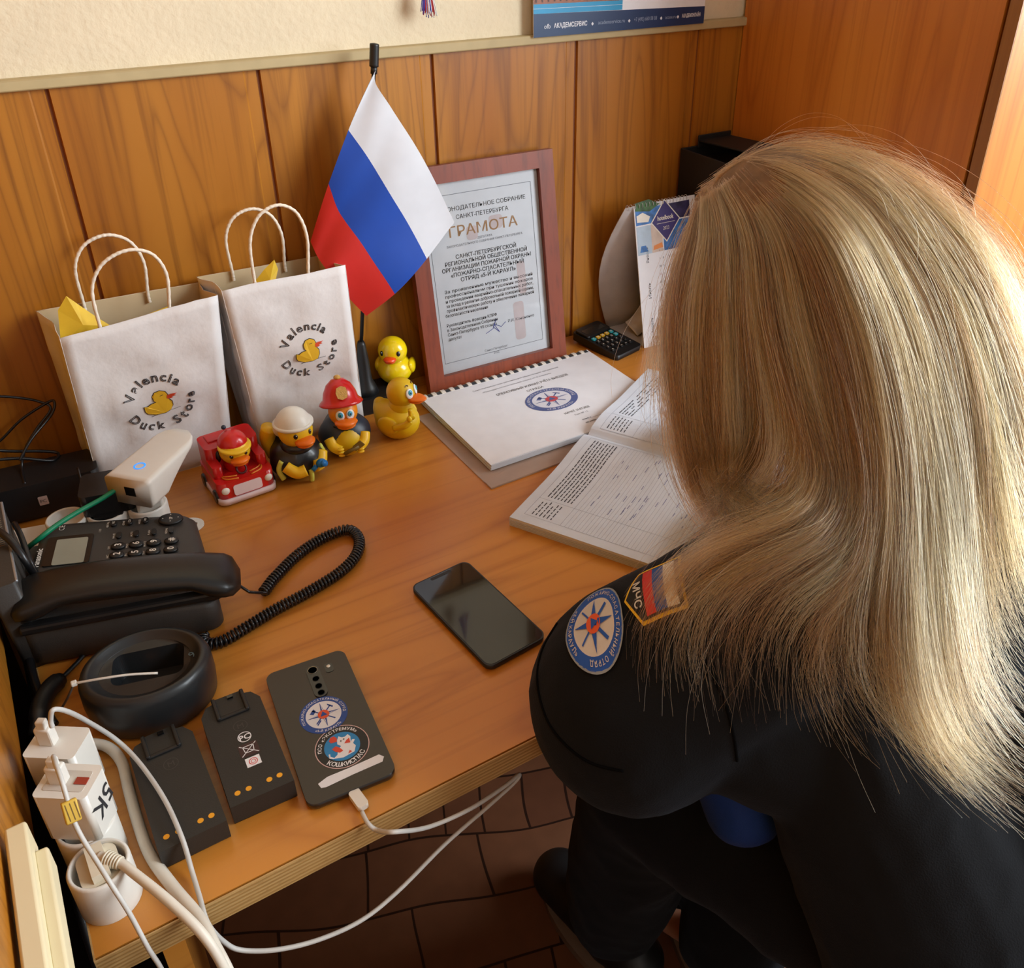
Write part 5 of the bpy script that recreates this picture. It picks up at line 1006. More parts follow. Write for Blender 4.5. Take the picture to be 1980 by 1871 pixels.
def make_desk_calendar():
    tl, tr = Y(1209, 402, 1.100), Y(1400, 370, 1.100); fl, fr = Z(1245, 673, 0.7503), None
    x = (tr - tl).normalized(); x = Vector((0.995, -0.02, 0)).normalized(); W = 0.122
    h = tl.z - 0.75; o = Vector((fl.x, fl.y, 0.7502)); top = tl - o
    t = thing('desk_calendar', 'white standing desk calendar with travel pictures and a violet diamond, by the wall', 'calendar', o)
    up = top; Q = basis((0, 0, 0), x, up); H = up.length
    b = MB(); b.prism([(0, 0), (W, 0), (W, H), (0, H)], 0, 0.0012, 0, Q); b.build('front_board', M_PAPER, t)
    b = MB(); e = 0.0014; ph0 = H * 0.66
    rects = [((0.002, ph0 + 0.047), (0.052, H - 0.006), 1), ((0.052, ph0 + 0.047), (0.11, H - 0.006), 2), ((0.002, ph0), (0.030, ph0 + 0.045), 3), ((0.030, ph0), (0.052, ph0 + 0.045), 4), ((0.054, ph0), (0.119, ph0 + 0.045), 1)]
    for (p, q, mi) in rects: b.poly([p, (q[0], p[1]), q, (p[0], q[1])], e, mi, Q)
    b.poly([(0.004, ph0 + 0.052), (0.026, ph0 + 0.050), (0.030, ph0 + 0.058), (0.016, ph0 + 0.066), (0.004, ph0 + 0.062)], e * 1.1, 5, Q); b.poly([(0.002, ph0 + 0.070), (0.03, ph0 + 0.066), (0.05, ph0 + 0.075), (0.03, ph0 + 0.085), (0.002, ph0 + 0.082)], e * 1.1, 6, Q)
    b.poly([(0.006, ph0 + 0.004), (0.022, ph0 + 0.004), (0.018, ph0 + 0.014), (0.009, ph0 + 0.014)], e * 1.1, 1, Q); b.poly([(0.032, ph0 + 0.004), (0.052, ph0 + 0.006), (0.050, ph0 + 0.014), (0.034, ph0 + 0.011)], e * 1.1, 7, Q)
    cxx, cyy, r = 0.060, ph0 + 0.047, 0.030
    b.poly([(cxx - r * 0.98, cyy), (cxx, cyy - r * 1.14), (cxx + r * 0.98, cyy), (cxx, cyy + r * 1.14)], e * 1.2, 5, Q); b.poly([(cxx - r * .9, cyy), (cxx, cyy - r * 1.05), (cxx + r * .9, cyy), (cxx, cyy + r * 1.05)], e * 1.3, 8, Q)
    text(b, 'hotelbook', Q @ T(cxx, cyy + 0.002, e * 1.45), 0.010, 5, bold=0.02, width=0.032); text(b, '2023', Q @ T(cxx, cyy - 0.014, e * 1.45), 0.008, 5, width=0.012); seg(b, (cxx - 0.018, cyy - 0.003), (cxx + 0.018, cyy - 0.003), 0.0006, e * 1.4, 5, Q)
    b.build('cover_pictures', [M_PAPER, mat('photo_blue', (50, 110, 180), 0.4, var=0.5, scale=90), mat('photo_violet', (50, 40, 80), 0.4, var=0.5, scale=90), mat('photo_pale_sky', (176, 196, 214), 0.4, var=0.12, scale=50), mat('photo_dusk', (210, 190, 176), 0.4, var=0.15, scale=50), M_WHT, mat('photo_green', (60, 96, 50), 0.5, var=0.5, scale=120), mat('photo_orange', (226, 140, 70), 0.4), mat('diamond_violet', (52, 38, 108), 0.4)], t)
    b = MB(); e = 0.0014
    for k, s in enumerate(('Август', 'Июнь', 'Апрель')): text(b, ('Январь', 'Июль', 'Апрель')[k], Q @ T(0.022, 0.022 + 0.058 * (2 - k), e) @ Rz(PI / 2), 0.0075, 0, 'l', width=0.026)
    for c in range(4):
        for r in range(12): 
            for q in range(2): text(b, str((c * 4 + r * 3 + q * 7) % 30 + 1), Q @ T(0.044 + c * 0.019 + 0.007 * q, 0.012 + r * 0.0128, e), 0.0048, 0 if (c + r) % 4 else 1)
    b.build('month_grid', [mat('print_grey', (70, 72, 80), 0.7), mat('print_rust', (170, 110, 100), 0.7)], t)
    back = Vector((-0.006, 1.146 - o.y, 0)); bot = Vector((0.004, 0, 0)); K = 10; b = MB(); vs = []
    for i in range(K + 1):
        f = i / K; p = top.lerp(back, f) + Vector((-0.018 * math.sin(f * PI) * 1.2, 0.016 * math.sin(f * PI), 0)); vs += [p, p + x * W]
    b.add(vs, [[2 * i, 2 * i + 1, 2 * i + 3, 2 * i + 2] for i in range(K)], 0, True)
    ob = b.build('back_board', mat('card_grey_white', (206, 204, 206), 0.6), t); sd = ob.modifiers.new('thickness', 'SOLIDIFY'); sd.thickness = 0.0012
    b = MB(); b.add([bot, bot + x * W, back + x * W, back], [[0, 1, 2, 3]]); ob = b.build('base_board', mat('card_grey_white', (206, 204, 206), 0.6), t); sd = ob.modifiers.new('thickness', 'SOLIDIFY'); sd.thickness = 0.001; sd.offset = 1
    b = MB()
    for k in range(18):
        c = top + x * (0.004 + k * 0.0068); b.tube([c + Vector((0, 0.0038 * math.cos(a), 0.0042 * math.sin(a) - 0.001)) for a in [j * PI / 5 for j in range(10)]], 0.0005, 4, 0, 1, closed=True)
    b.build('wire_binding', mat('wire_white', (214, 214, 220), 0.3, 0.3), t)
make_desk_calendar()
def make_note():
    o = Z(1215, 650, 0.752); t = MB(); W, H = 0.055, 0.034; vs = []
    for i in range(11):
        f = i / 10; z = 0.003 + 0.020 * f * f; vs += [(W * f * 0.8, 0.004 * f, z), (W * f * 0.8 + 0.006, H + 0.004 * f, z + 0.012)]
    t.add(vs, [[2 * i, 2 * i + 2, 2 * i + 3, 2 * i + 1] for i in range(10)], 0, True)
    ob = t.build('curled_note', M_PAPER, None, (0.868, 1.085, 0.7525), (0, 0, 0.2)); sd = ob.modifiers.new('thickness', 'SOLIDIFY'); sd.thickness = 0.0005
    tag(ob, 'small curled white note tucked behind the desk calendar', 'paper note')
make_note()
def make_calculator():
    q = [Z(1106, 648, 0.764), Z(1152, 619, 0.768), Z(1241, 662, 0.76), Z(1182, 688, 0.757)]; c = (q[0] + q[1] + q[2] + q[3]) / 4; ax = ((q[2] + q[3]) / 2 - (q[0] + q[1]) / 2)
    t = thing('pocket_calculator', 'black pocket calculator with yellow and teal keys lying by the desk calendar', 'calculator', (c.x, c.y - 0.004, 0.7502), math.atan2(ax.y, ax.x) + PI / 2)
    L_, W_ = 0.100, 0.062; Q = T(0, 0, 0.004) @ Rx(0.10)
    b = MB(); b.prism(rrect(W_, L_, 0.006, 6), -0.003, 0.010, 0, Q, bev=0.002, bevbot=True); b.prism(rrect(W_ - 0.006, 0.030, 0.004, 5, 0, L_ / 2 - 0.018), 0.009, 0.014, 0, Q, bev=0.002); b.build('case', M_BPLAST, t)
    m = MB(); m.prism(rrect(W_ - 0.016, 0.014, 0.002, 4, 0, L_ / 2 - 0.019), 0.0139, 0.0142, 0, Q); m.build('display', mat('lcd_dark', (36, 38, 36), 0.15, coat=0.4), t)
    cols = {'y': mat('key_yellow', (214, 168, 40), 0.4), 't': mat('key_teal', (40, 160, 170), 0.4), 'k': M_BPLAST}
    rows = ['tyyyt', 'kkkkt', 'kkkkk', 'kkkkk', 'kkkkk']; lab = ['CMMMM', '789%Q', '456x/', '123+-', '0.==+']
    for r, row in enumerate(rows):
        for c_, k in enumerate(row):
            x, y = -0.0215 + 0.0107 * c_, 0.010 - 0.0105 * r; m = MB(); m.prism(rrect(0.0080, 0.0066, 0.002, 4, x, y), 0.0098, 0.0122, 0, Q, bev=0.0007)
            text(m, lab[r][c_], Q @ T(x, y - 0.0018, 0.0123), 0.0052, 1, bold=0.02); m.build('key', [cols[k], M_WPLAST], t)
make_calculator()
def make_black_box():
    t = thing('black_box', 'black storage box with a raised flap standing in the corner behind the head', 'box', (1.0385, 1.085, 0.7502), 0.0)
    W, Dp, H = 0.104, 0.126, 0.288; b = MB(); fl = mat('box_black', (20, 19, 20), 0.6, bump=0.1, bscale=300)
    for c, s in (((0, -Dp / 2, H / 2), (W, 0.004, H)), ((0, Dp / 2, H / 2), (W, 0.004, H)), ((-W / 2, 0, H / 2), (0.004, Dp, H)), ((W / 2, 0, H / 2), (0.004, Dp, H)), ((0, 0, 0.002), (W, Dp, 0.004)), ((0, 0, H - 0.02), (W, Dp, 0.003))): b.box(c, s, 0, None, 0.001)
    b.build('body', fl, t)
    m = MB(); m.box((0.0, 0, 0), (0.070, 0.118, 0.003), 0, T(0.013, 0.0, H + 0.012) @ Rx(-0.05), 0.001); m.box((0.013, 0.058, H + 0.008), (0.070, 0.003, 0.02), 0, None, 0.001); m.build('flap', fl, t)
make_black_box()

# ================================================================== THE PERSON
def capsule(mb, a, b, ra, rb, fl=1.0, side=None, n=24):
    """tapered capsule; fl flattens it across `side`"""
    a, b = Vector(a), Vector(b); d = (b - a); L = d.length; d.normalize()
    s = Vector(side).normalized() if side else (Vector((0, 0, 1)).cross(d) if abs(d.z) < 0.95 else Vector((1, 0, 0)))
    s = (s - d * s.dot(d)).normalized(); u = d.cross(s); rings = []
    K = 6
    for i in range(K): t = -PI / 2 + (PI / 2) * (i + 0.15) / K; rings.append((a + d * (math.sin(t) * ra), math.cos(t) * ra))
    for i in range(5): f = i / 4; rings.append((a.lerp(b, f), ra + (rb - ra) * f))
    for i in range(K): t = (PI / 2) * (i + 0.85) / K; rings.append((b + d * (math.sin(t) * rb), max(1e-4, math.cos(t) * rb)))
    mb.loft([[c + s * (math.cos(2 * PI * j / n) * r) + u * (math.sin(2 * PI * j / n) * r * fl) for j in range(n)] for c, r in rings], 0)
def fuse(name, mb, voxel, smooth, parent, m, loc=None, fn=None):
    """melt the pieces into one continuous surface"""
    o = mb.build(name + '_tmp', m); r = o.modifiers.new('r', 'REMESH'); r.mode = 'VOXEL'; r.voxel_size = voxel; r.use_smooth_shade = True
    sm = o.modifiers.new('s', 'SMOOTH'); sm.iterations = smooth; sm.factor = 0.5
    bpy.context.view_layer.update(); me = bpy.data.meshes.new_from_object(o.evaluated_get(bpy.context.evaluated_depsgraph_get())); bpy.data.objects.remove(o)
    me.name = name; me.materials.clear(); me.materials.append(m)
    if fn:
        nn = [v.normal.copy() for v in me.vertices]
        for v, k in zip(me.vertices, nn): v.co = fn(v.co.copy(), k)
    me.polygons.foreach_set('use_smooth', [True] * len(me.polygons)); me.update()
    ob = bpy.data.objects.new(name, me); C.objects.link(ob); ob.parent = parent
    if loc is not None: ob.location = loc
    return ob
def cloth_mat(name, rgb, rough=0.9):
    m = mat(name, rgb, rough, var=0.12, scale=6, bump=0.25, bscale=700, spec=0.25); b = m.node_tree.nodes['Principled BSDF']
    b.inputs['Sheen Weight'].default_value = 0.05; b.inputs['Sheen Roughness'].default_value = 0.5; b.inputs['Sheen Tint'].default_value = (0.5, 0.6, 0.8, 1); return m
M_SHIRT = cloth_mat('shirt_black_navy', (7, 8, 11)); M_TROUS = cloth_mat('trousers_black', (6, 6, 7)); M_UNDER = cloth_mat('undershirt_blue', (24, 58, 130), 0.6)
M_SKIN = mat('skin', (214, 150, 120), 0.5, var=0.06, scale=60, sss=0.2, bump=0.05, bscale=400)
O = Vector((0.66, 0.22, 0.0))     # the person's place on the floor
HC = Vector((0.640, 0.575, 1.095)); SH_L = Vector((0.478, 0.380, 0.905)); SH_R = Vector((0.870, 0.385, 0.930)); EL_L = Vector((0.335, 0.478, 0.818)); EL_R = Vector((0.985, 0.545, 0.800))
WR_L = Vector((0.575, 0.555, 0.792)); WR_R = Vector((0.800, 0.690, 0.812)); NECK = Vector((0.668, 0.400, 1.000)); CH = Vector((0.672, 0.330, 0.880)); BELLY = Vector((0.690, 0.200, 0.700)); PEL = Vector((0.700, 0.110, 0.560))
HIP_L = Vector((0.610, 0.130, 0.545)); HIP_R = Vector((0.795, 0.130, 0.545)); KN_L = Vector((0.480, 0.520, 0.505)); KN_R = Vector((0.665, 0.500, 0.505)); AN_L = Vector((0.505, 0.600, 0.100)); AN_R = Vector((0.615, 0.470, 0.100))
person = thing('person', 'person with long blonde hair in a black short-sleeved uniform shirt bending over the desk', 'person', O)
R_ = lambda v: Vector(v) - O
FWD = Vector((-0.02, 0.72, -0.69)).normalized(); UPH = Vector((-0.02, 0.69, 0.72)).normalized(); SIDE = FWD.cross(UPH).normalized()   # head frame: face looks down onto the journal
def hpt(x, y, z): return HC + SIDE * x + FWD * y + UPH * z
def make_body():
    b = MB()
    b.ell((0, 0, 0), (0.074, 0.094, 0.102), 0, basis(HC - O, SIDE, FWD)); b.ell((0, 0, 0), (0.058, 0.060, 0.062), 0, basis(hpt(0, 0.038, -0.062) - O, SIDE, FWD))
    capsule(b, R_(hpt(0, 0.075, -0.085)), R_(hpt(0, 0.078, -0.080)), 0.022, 0.022)          # chin
    capsule(b, R_(hpt(0, 0.095, -0.006)), R_(hpt(0, 0.110, -0.036)), 0.009, 0.0135)         # nose
    capsule(b, R_(hpt(-0.022, 0.094, -0.066)), R_(hpt(0.022, 0.094, -0.066)), 0.0075, 0.0075)   # lips
    for s in (-1, 1):
        capsule(b, R_(hpt(s * 0.018, 0.082, 0.018)), R_(hpt(s * 0.05, 0.068, 0.018)), 0.011, 0.009); b.ell((0, 0, 0), (0.007, 0.019, 0.030), 0, basis(hpt(s * 0.077, -0.005, -0.012) - O, SIDE, FWD))
    capsule(b, R_(hpt(0, -0.015, -0.06)), R_(NECK), 0.050, 0.056); capsule(b, R_(NECK), R_(CH), 0.058, 0.09)
    capsule(b, R_(CH - Vector((0.07, 0, 0))), R_(CH + Vector((0.07, 0, 0))), 0.095, 0.095); capsule(b, R_(CH), R_(BELLY), 0.115, 0.11); capsule(b, R_(BELLY), R_(PEL), 0.11, 0.12)
    for sh, el, wr, sg in ((SH_L, EL_L + Vector((-0.016, -0.026, -0.020)), WR_L, 1), (SH_R, EL_R, WR_R, -1)):
        capsule(b, R_(CH), R_(sh), 0.075, 0.052); capsule(b, R_(sh), R_(el), 0.048, 0.038); capsule(b, R_(el), R_(wr), 0.040, 0.024)
        d = (wr - el); d.z = 0; d.normalize(); lat = Vector((d.y, -d.x, 0)) * sg; pc = wr + d * 0.035 + Vector((0, 0, -0.004))
        capsule(b, R_(wr), R_(wr + d * 0.02), 0.022, 0.026, 0.6, lat); 
        for k in range(4):
            off = lat * (0.030 - 0.0195 * k); ln = (0.060, 0.070, 0.066, 0.052)[k]; st = wr + off * 0.45 + d * 0.01; kn = wr + off + d * (0.072 - 0.003 * abs(k - 1.5)) + Vector((0, 0, 0.004))
            capsule(b, R_(st), R_(kn), 0.0125, 0.0105, n=12); m1 = kn + d * ln * 0.5 + Vector((0, 0, -0.001)); m2 = m1 + d * ln * 0.42 + Vector((0, 0, -0.010))
            capsule(b, R_(kn), R_(m1), 0.0095, 0.0085, n=12); capsule(b, R_(m1), R_(m2), 0.0085, 0.0072, n=12)
        th = wr + lat * 0.026 + d * 0.02; capsule(b, R_(wr + d * 0.008), R_(th), 0.016, 0.013, n=12); t2 = th + lat * 0.016 + d * 0.036; capsule(b, R_(th), R_(t2), 0.012, 0.0105, n=12); capsule(b, R_(t2), R_(t2 + d * 0.028 - lat * 0.002 + Vector((0, 0, -0.006))), 0.0100, 0.0082, n=12)
    for hp, kn, an in ((HIP_L, KN_L, AN_L), (HIP_R, KN_R, AN_R)):
        capsule(b, R_(hp), R_(kn), 0.078, 0.054); capsule(b, R_(kn), R_(an), 0.050, 0.034); capsule(b, R_(an), R_(an + Vector((-0.02, 0.10, -0.055))), 0.034, 0.026, 0.8)
    o = fuse('body', b, 0.0042, 3, person, M_SKIN)
    for s in (-1, 1):
        e = MB(); Q = basis(hpt(s * 0.030, 0.082, 0.002) - O, SIDE, UPH); e.ell((0, 0, 0), (0.0115, 0.0115, 0.0115), 0, Q); e.ell((0, 0, 0.0085), (0.0055, 0.0055, 0.0035), 1, Q); e.build('eye', [M_EYEW, mat('iris_blue', (70, 96, 120), 0.2)], person)
    return o
body_ob = make_body()
def wrinkle(amp, f, seed):
    def fn(p, n):
        q = Vector((p.x * f + seed, p.y * f, p.z * f * 0.8)); q2 = q * 2.3
        h = (1 - abs(noise.noise(q)) * 2) * 0.6 + (1 - abs(noise.noise(q2)) * 2) * 0.25 + noise.noise(q * 0.4) * 0.5
        return p + n * (h * amp)
    return fn
def off_desk(p):
    x, y, z = p.x + O.x, p.y + O.y, p.z
    if y > 0.462 and 0.715 < z < 0.7535: z = 0.7535
    elif y > 0.462 and 0.60 < z <= 0.715: y = 0.462
    return Vector((x - O.x, y - O.y, z))
def make_clothes():
    b = MB()
    capsule(b, R_(NECK + Vector((0, -0.01, -0.01))), R_(CH), 0.064, 0.110); capsule(b, R_(CH - Vector((0.085, 0, 0))), R_(CH + Vector((0.085, 0, 0))), 0.118, 0.118)
    capsule(b, R_(CH), R_(BELLY), 0.145, 0.145, 0.9, (1, 0, 0)); capsule(b, R_(BELLY + Vector((-0.03, 0, 0))), R_(PEL + Vector((-0.03, -0.01, -0.02))), 0.14, 0.158, 0.9, (1, 0, 0)); capsule(b, R_(BELLY + Vector((0.03, 0, 0))), R_(PEL + Vector((0.03, -0.01, -0.02))), 0.14, 0.158, 0.9, (1, 0, 0))
    capsule(b, R_(CH + Vector((-0.05, 0.02, 0.02))), R_(SH_L), 0.105, 0.076); capsule(b, R_(CH + Vector((0.05, 0.02, 0.02))), R_(SH_R), 0.105, 0.08)
    capsule(b, R_(SH_L + Vector((0, -0.008, -0.012))), R_(SH_L.lerp(EL_L, 0.80) + Vector((0.002, -0.034, -0.036))), 0.083, 0.097); capsule(b, R_((0.430, 0.375, 0.800)), R_((0.540, 0.300, 0.760)), 0.075, 0.09); capsule(b, R_((0.525, 0.310, 0.780)), R_((0.548, 0.160, 0.580)), 0.100, 0.120); capsule(b, R_(SH_R), R_(SH_R.lerp(EL_R, 0.80)), 0.080, 0.078)
    o = fuse('shirt', b, 0.0055, 6, person, M_SHIRT, None, None)
    # open the two sleeves at the cuff
    bm = bmesh.new(); bm.from_mesh(o.data)
    for sh, el, k in ((SH_L, EL_L, 0.98), (SH_R, EL_R, 0.86)):
        d = (el - sh).normalized(); c = R_(sh.lerp(el, k))
        if sh is SH_L: d = Vector((-0.55, 0.62, -0.56)).normalized(); c = R_(SH_L.lerp(EL_L, 0.80) + Vector((0.002, -0.034, -0.036))) + d * 0.064
        geom = [g for g in bm.verts if (g.co - c).length < 0.22]
        fs = list({f for v in geom for f in v.link_faces}); es = list({e for v in geom for e in v.link_edges})
        bmesh.ops.bisect_plane(bm, geom=geom + es + fs, plane_co=c, plane_no=d); 
        kill = [f for f in bm.faces if (f.calc_center_median() - c).dot(d) > 1e-5 and (f.calc_center_median() - c).length < 0.16]
        bmesh.ops.delete(bm, geom=kill, context='FACES')
    wf = wrinkle(0.0042, 13, 2.7); bm.normal_update(); co = [(v, wf(v.co.copy(), v.normal.copy())) for v in bm.verts]
    for v, c in co: v.co = off_desk(c)
    for f in bm.faces: f.smooth = True
    bm.to_mesh(o.data); bm.free(); sd = o.modifiers.new('thickness', 'SOLIDIFY'); sd.thickness = 0.003; sd.offset = -1
    c = MB()   # cuff hem line and armhole seam
    T_ = MB()
    for hp, kn, an, s in ((HIP_L, KN_L, AN_L, 1), (HIP_R, KN_R, AN_R, -1)):
        capsule(T_, R_(hp), R_(kn), 0.106, 0.084); capsule(T_, R_(kn), R_(an + Vector((0, 0, 0.03))), 0.082, 0.076)
    capsule(T_, R_(HIP_L + Vector((0, -0.02, 0))), R_(HIP_R + Vector((0, -0.02, 0))), 0.118, 0.118)
    fuse('trousers', T_, 0.007, 6, person, M_TROUS, None, wrinkle(0.006, 11, 8.1))
    for an, sg in ((AN_L, -1), (AN_R, 1)):
        s = MB(); d = Vector((-0.02 if sg < 0 else 0.02, 0.13, 0)).normalized(); heel = an + Vector((0, -0.02, -0.052)) - d * 0.03
        capsule(s, R_(heel + Vector((0, 0, 0.0))), R_(heel + d * 0.17), 0.042, 0.044, 0.9, (1, 0, 0)); capsule(s, R_(an + Vector((0, -0.02, 0.02))), R_(heel + d * 0.05), 0.050, 0.046)
        sh = fuse('shoe', s, 0.006, 5, person, mat('shoe_black', (18, 17, 17), 0.5), None, lambda p, n: Vector((p.x, p.y, max(p.z, 0.016))))
        q = MB(); ol = []
        for k in range(28):
            a = 2 * PI * k / 28; m_ = heel + d * 0.07; ol.append((R_(m_ + d * (0.130 * math.cos(a)) + Vector((d.y, -d.x, 0)) * (0.050 * math.sin(a)))))
        q.loft([[(p.x, p.y, 0.0005) for p in ol], [(p.x, p.y, 0.017) for p in ol]], 0, False); so = q.build('sole', mat('sole_tan', (120, 100, 84), 0.6), person); so.parent = sh
    return o
shirt = make_clothes()
SB = BVHTree.FromPolygons([v.co + O for v in shirt.data.vertices], [list(p.vertices) for p in shirt.data.polygons])
def sleeve_patches():
    """embroidered patches lying on the left sleeve"""
    A = SH_L; E = EL_L; ax = (E - A).normalized()
    def drape(mb_build, name, mats, c0, nrm, up, lift, sq=1.0):
        """project a flat design onto the sleeve along -nrm"""
        b = MB(); mb_build(b); x = Vector(up).cross(nrm).normalized() * 1.0; u = Vector(up); u = (u - nrm * u.dot(nrm)).normalized(); x = u.cross(nrm)
        out = MB(); bm = bmesh.new()
        vs = []
        for v in b.v:
            p = Vector(c0) + x * v.x + u * (v.y * sq); h = SB.ray_cast(p + nrm * 0.14, -nrm)
            q = h[0] if h[0] is not None else p
            vs.append(q + (h[1] if h[0] is not None else nrm) * 0 + nrm * (lift + v.z) - O)
        out.v = vs; out.f = b.f; out.m = b.m; out.sm = [False] * len(b.f); o = out.build(name, mats, person); o.parent = shirt; return o
    def grid_disc(b, r0, r1, z, mi, asp, n=44, k=5):
        for j in range(k):
            a = r0 + (r1 - r0) * j / k; c = r0 + (r1 - r0) * (j + 1) / k; ring_faces(b, a * asp, c * asp, z, mi, None, n, a, c)
    def badge(b):
        R = 0.043; z = 0.0016; asp = 1.0
        grid_disc(b, R * 0.985, R * 1.04, z, 3, asp, k=1); grid_disc(b, R * 0.72, R, z, 0, asp); grid_disc(b, 0.0008, R * 0.72, z, 1, asp, k=8)
        for k in range(4):
            A_ = Matrix.Diagonal((asp, 1, 1, 1)) @ Rz(k * PI / 2)
            for j in range(4):
                f0, f1 = j / 4, (j + 1) / 4; w0, w1 = 0.12 * R * (1 - f0), 0.12 * R * (1 - f1) + 0.0001
                b.poly([(w0, f0 * 0.68 * R), (w1, f1 * 0.68 * R), (-w1, f1 * 0.68 * R), (-w0, f0 * 0.68 * R)], z + 0.0007, 0, A_)
        for a in (45, 135, 225, 315):
            t = math.radians(a)
            for j in range(3): f0, f1 = 0.2 + j * 0.14, 0.2 + (j + 1) * 0.14; seg(b, (f0 * R * math.cos(t), f0 * R * math.sin(t)), (f1 * R * math.cos(t), f1 * R * math.sin(t)), 0.05 * R if a > 180 else 0.09 * R, z + 0.0006, 0)
        b.poly(circ(R * 0.25, 20), z + 0.0010, 2); b.poly([(R * 0.17 * math.cos(t), R * 0.17 * math.sin(t)) for t in (PI / 2, PI * 7 / 6, PI * 11 / 6)], z + 0.0013, 0)
        arc_text(b, 'ПОЖАРНО-СПАСАТЕЛЬНЫЙ ОТРЯД', Matrix.Diagonal((asp, 1, 1, 1)), R * 0.86, R * 0.15, 1, math.radians(200), math.radians(-20), z=z + 0.0007, bold=0.01)
        arc_text(b, '«5-Й КАРАУЛ»', Matrix.Diagonal((asp, 1, 1, 1)), R * 0.86, R * 0.17, 1, math.radians(228), math.radians(312), inside=True, z=z + 0.0007, bold=0.01)
    def sub(b, pts, z, mi, n=5):
        """fan of small quads so a polygon can bend"""
        c = Vector((sum(p[0] for p in pts) / len(pts), sum(p[1] for p in pts) / len(pts))); P = []
        for i in range(len(pts)):
            a, d = Vector(pts[i]), Vector(pts[(i + 1) % len(pts)])
            for k in range(5): P.append(a.lerp(d, k / 5))
        for j in range(n):
            f0, f1 = (j + 0.001) / n, (j + 1) / n
            b.add([(c.lerp(p, f0).x, c.lerp(p, f0).y, z) for p in P] + [(c.lerp(p, f1).x, c.lerp(p, f1).y, z) for p in P], [[i, len(P) + i, len(P) + (i + 1) % len(P), (i + 1) % len(P)] for i in range(len(P))], mi)
    def shield(b):
        sh = [(-0.029, 0.038), (0.029, 0.038), (0.029, -0.018), (0.0, -0.036), (-0.029, -0.018)]
        sub(b, sh, 0.0014, 0); sub(b, [(x * 0.90, y * 0.92) for x, y in sh], 0.0020, 1); sub(b, [(-0.024, 0.030), (0.024, 0.030), (0.024, 0.016), (-0.024, 0.016)], 0.0026, 2, 3); sub(b, [(-0.024, 0.016), (0.024, 0.016), (0.024, 0.002), (-0.024, 0.002)], 0.0026, 3, 3); sub(b, [(-0.024, 0.002), (0.024, 0.002), (0.024, -0.010), (-0.024, -0.010)], 0.0026, 4, 3)
        text(b, 'МЧС', T(0, -0.0225, 0.0027), 0.0125, 2, bold=0.02)
    c1 = D(1150, 1212, 0.80); n1 = Vector((-0.30, -0.25, 0.92)).normalized()
    c1 = A.lerp(E, 0.56); 
    return drape, badge, shield
drape, badge, shield = sleeve_patches()
M_BADGE = [mat('patch_blue', (28, 84, 178), 0.75), mat('patch_white', (206, 202, 200), 0.75), mat('patch_orange', (226, 92, 44), 0.75), mat('patch_silver', (140, 150, 160), 0.6)]
M_SHIELD = [mat('patch_yellow', (236, 196, 30), 0.7), mat('patch_black', (16, 15, 16), 0.8), mat('patch_white2', (210, 210, 210), 0.75), mat('patch_blue2', (30, 80, 160), 0.75), mat('patch_red', (200, 50, 44), 0.75)]
def on_sleeve(px, py):
    d = ray(px, py).normalized(); h = SB.ray_cast(CAM, d)
    if h[0] is None: return D(px, py, 0.8), Vector((0, 0, 1))
    n = Vector(); 
    for dx in (-20, 0, 20):
        for dy in (-20, 0, 20):
            k = SB.ray_cast(CAM, ray(px + dx, py + dy).normalized())
            if k[0] is not None and (k[0] - h[0]).length < 0.05: n += k[1]
    return h[0], n.normalized()
NA = on_sleeve(1146, 1215)[1]; NC = on_sleeve(1250, 1160)[1]
NB = Vector((-0.62, 0.10, 0.78)).normalized(); AXL = (EL_L - SH_L).normalized()
o = drape(badge, 'round_patch', M_BADGE, on_sleeve(1150, 1208)[0], NA, -AXL, 0.0005, 0.60); o['label'] = 'round blue and white rescue squad patch'
o = drape(shield, 'shield_patch', M_SHIELD, on_sleeve(1262, 1142)[0], NC, -AXL, 0.0005, 0.72); o['label'] = 'black shield patch with yellow rim and flag'
def make_seams():
    for nm, pl in (('armhole_seam', [(1330, 1215), (1350, 1250), (1375, 1300), (1402, 1360), (1418, 1420), (1425, 1470)]), ('cuff_hem', [(1078, 1205), (1048, 1260), (1040, 1320), (1058, 1390), (1095, 1440), (1145, 1475), (1205, 1490)])):
        pts = []
        for a in smooth_path([(x, y, 0) for x, y in pl], 6):
            p, n = on_sleeve(a.x, a.y)
            if SB.ray_cast(CAM, ray(a.x, a.y).normalized())[0] is not None: pts.append(p + n * 0.0004 - O)
        if len(pts) > 3: b = MB(); b.tube(pts, 0.0013, 6, 0, 1); o = b.build('seam', mat('seam_black', (3, 3, 4), 0.9, spec=0.1), person); o.parent = shirt
make_seams()
def make_undershirt():
    b = MB(); capsule(b, R_((0.462, 0.405, 0.720)), R_((0.456, 0.368, 0.655)), 0.050, 0.038); capsule(b, R_((0.62, 0.40, 0.80)), R_((0.60, 0.33, 0.66)), 0.07, 0.07)
    fuse('undershirt', b, 0.006, 5, person, M_UNDER, None, wrinkle(0.005, 16, 3.3))
make_undershirt()
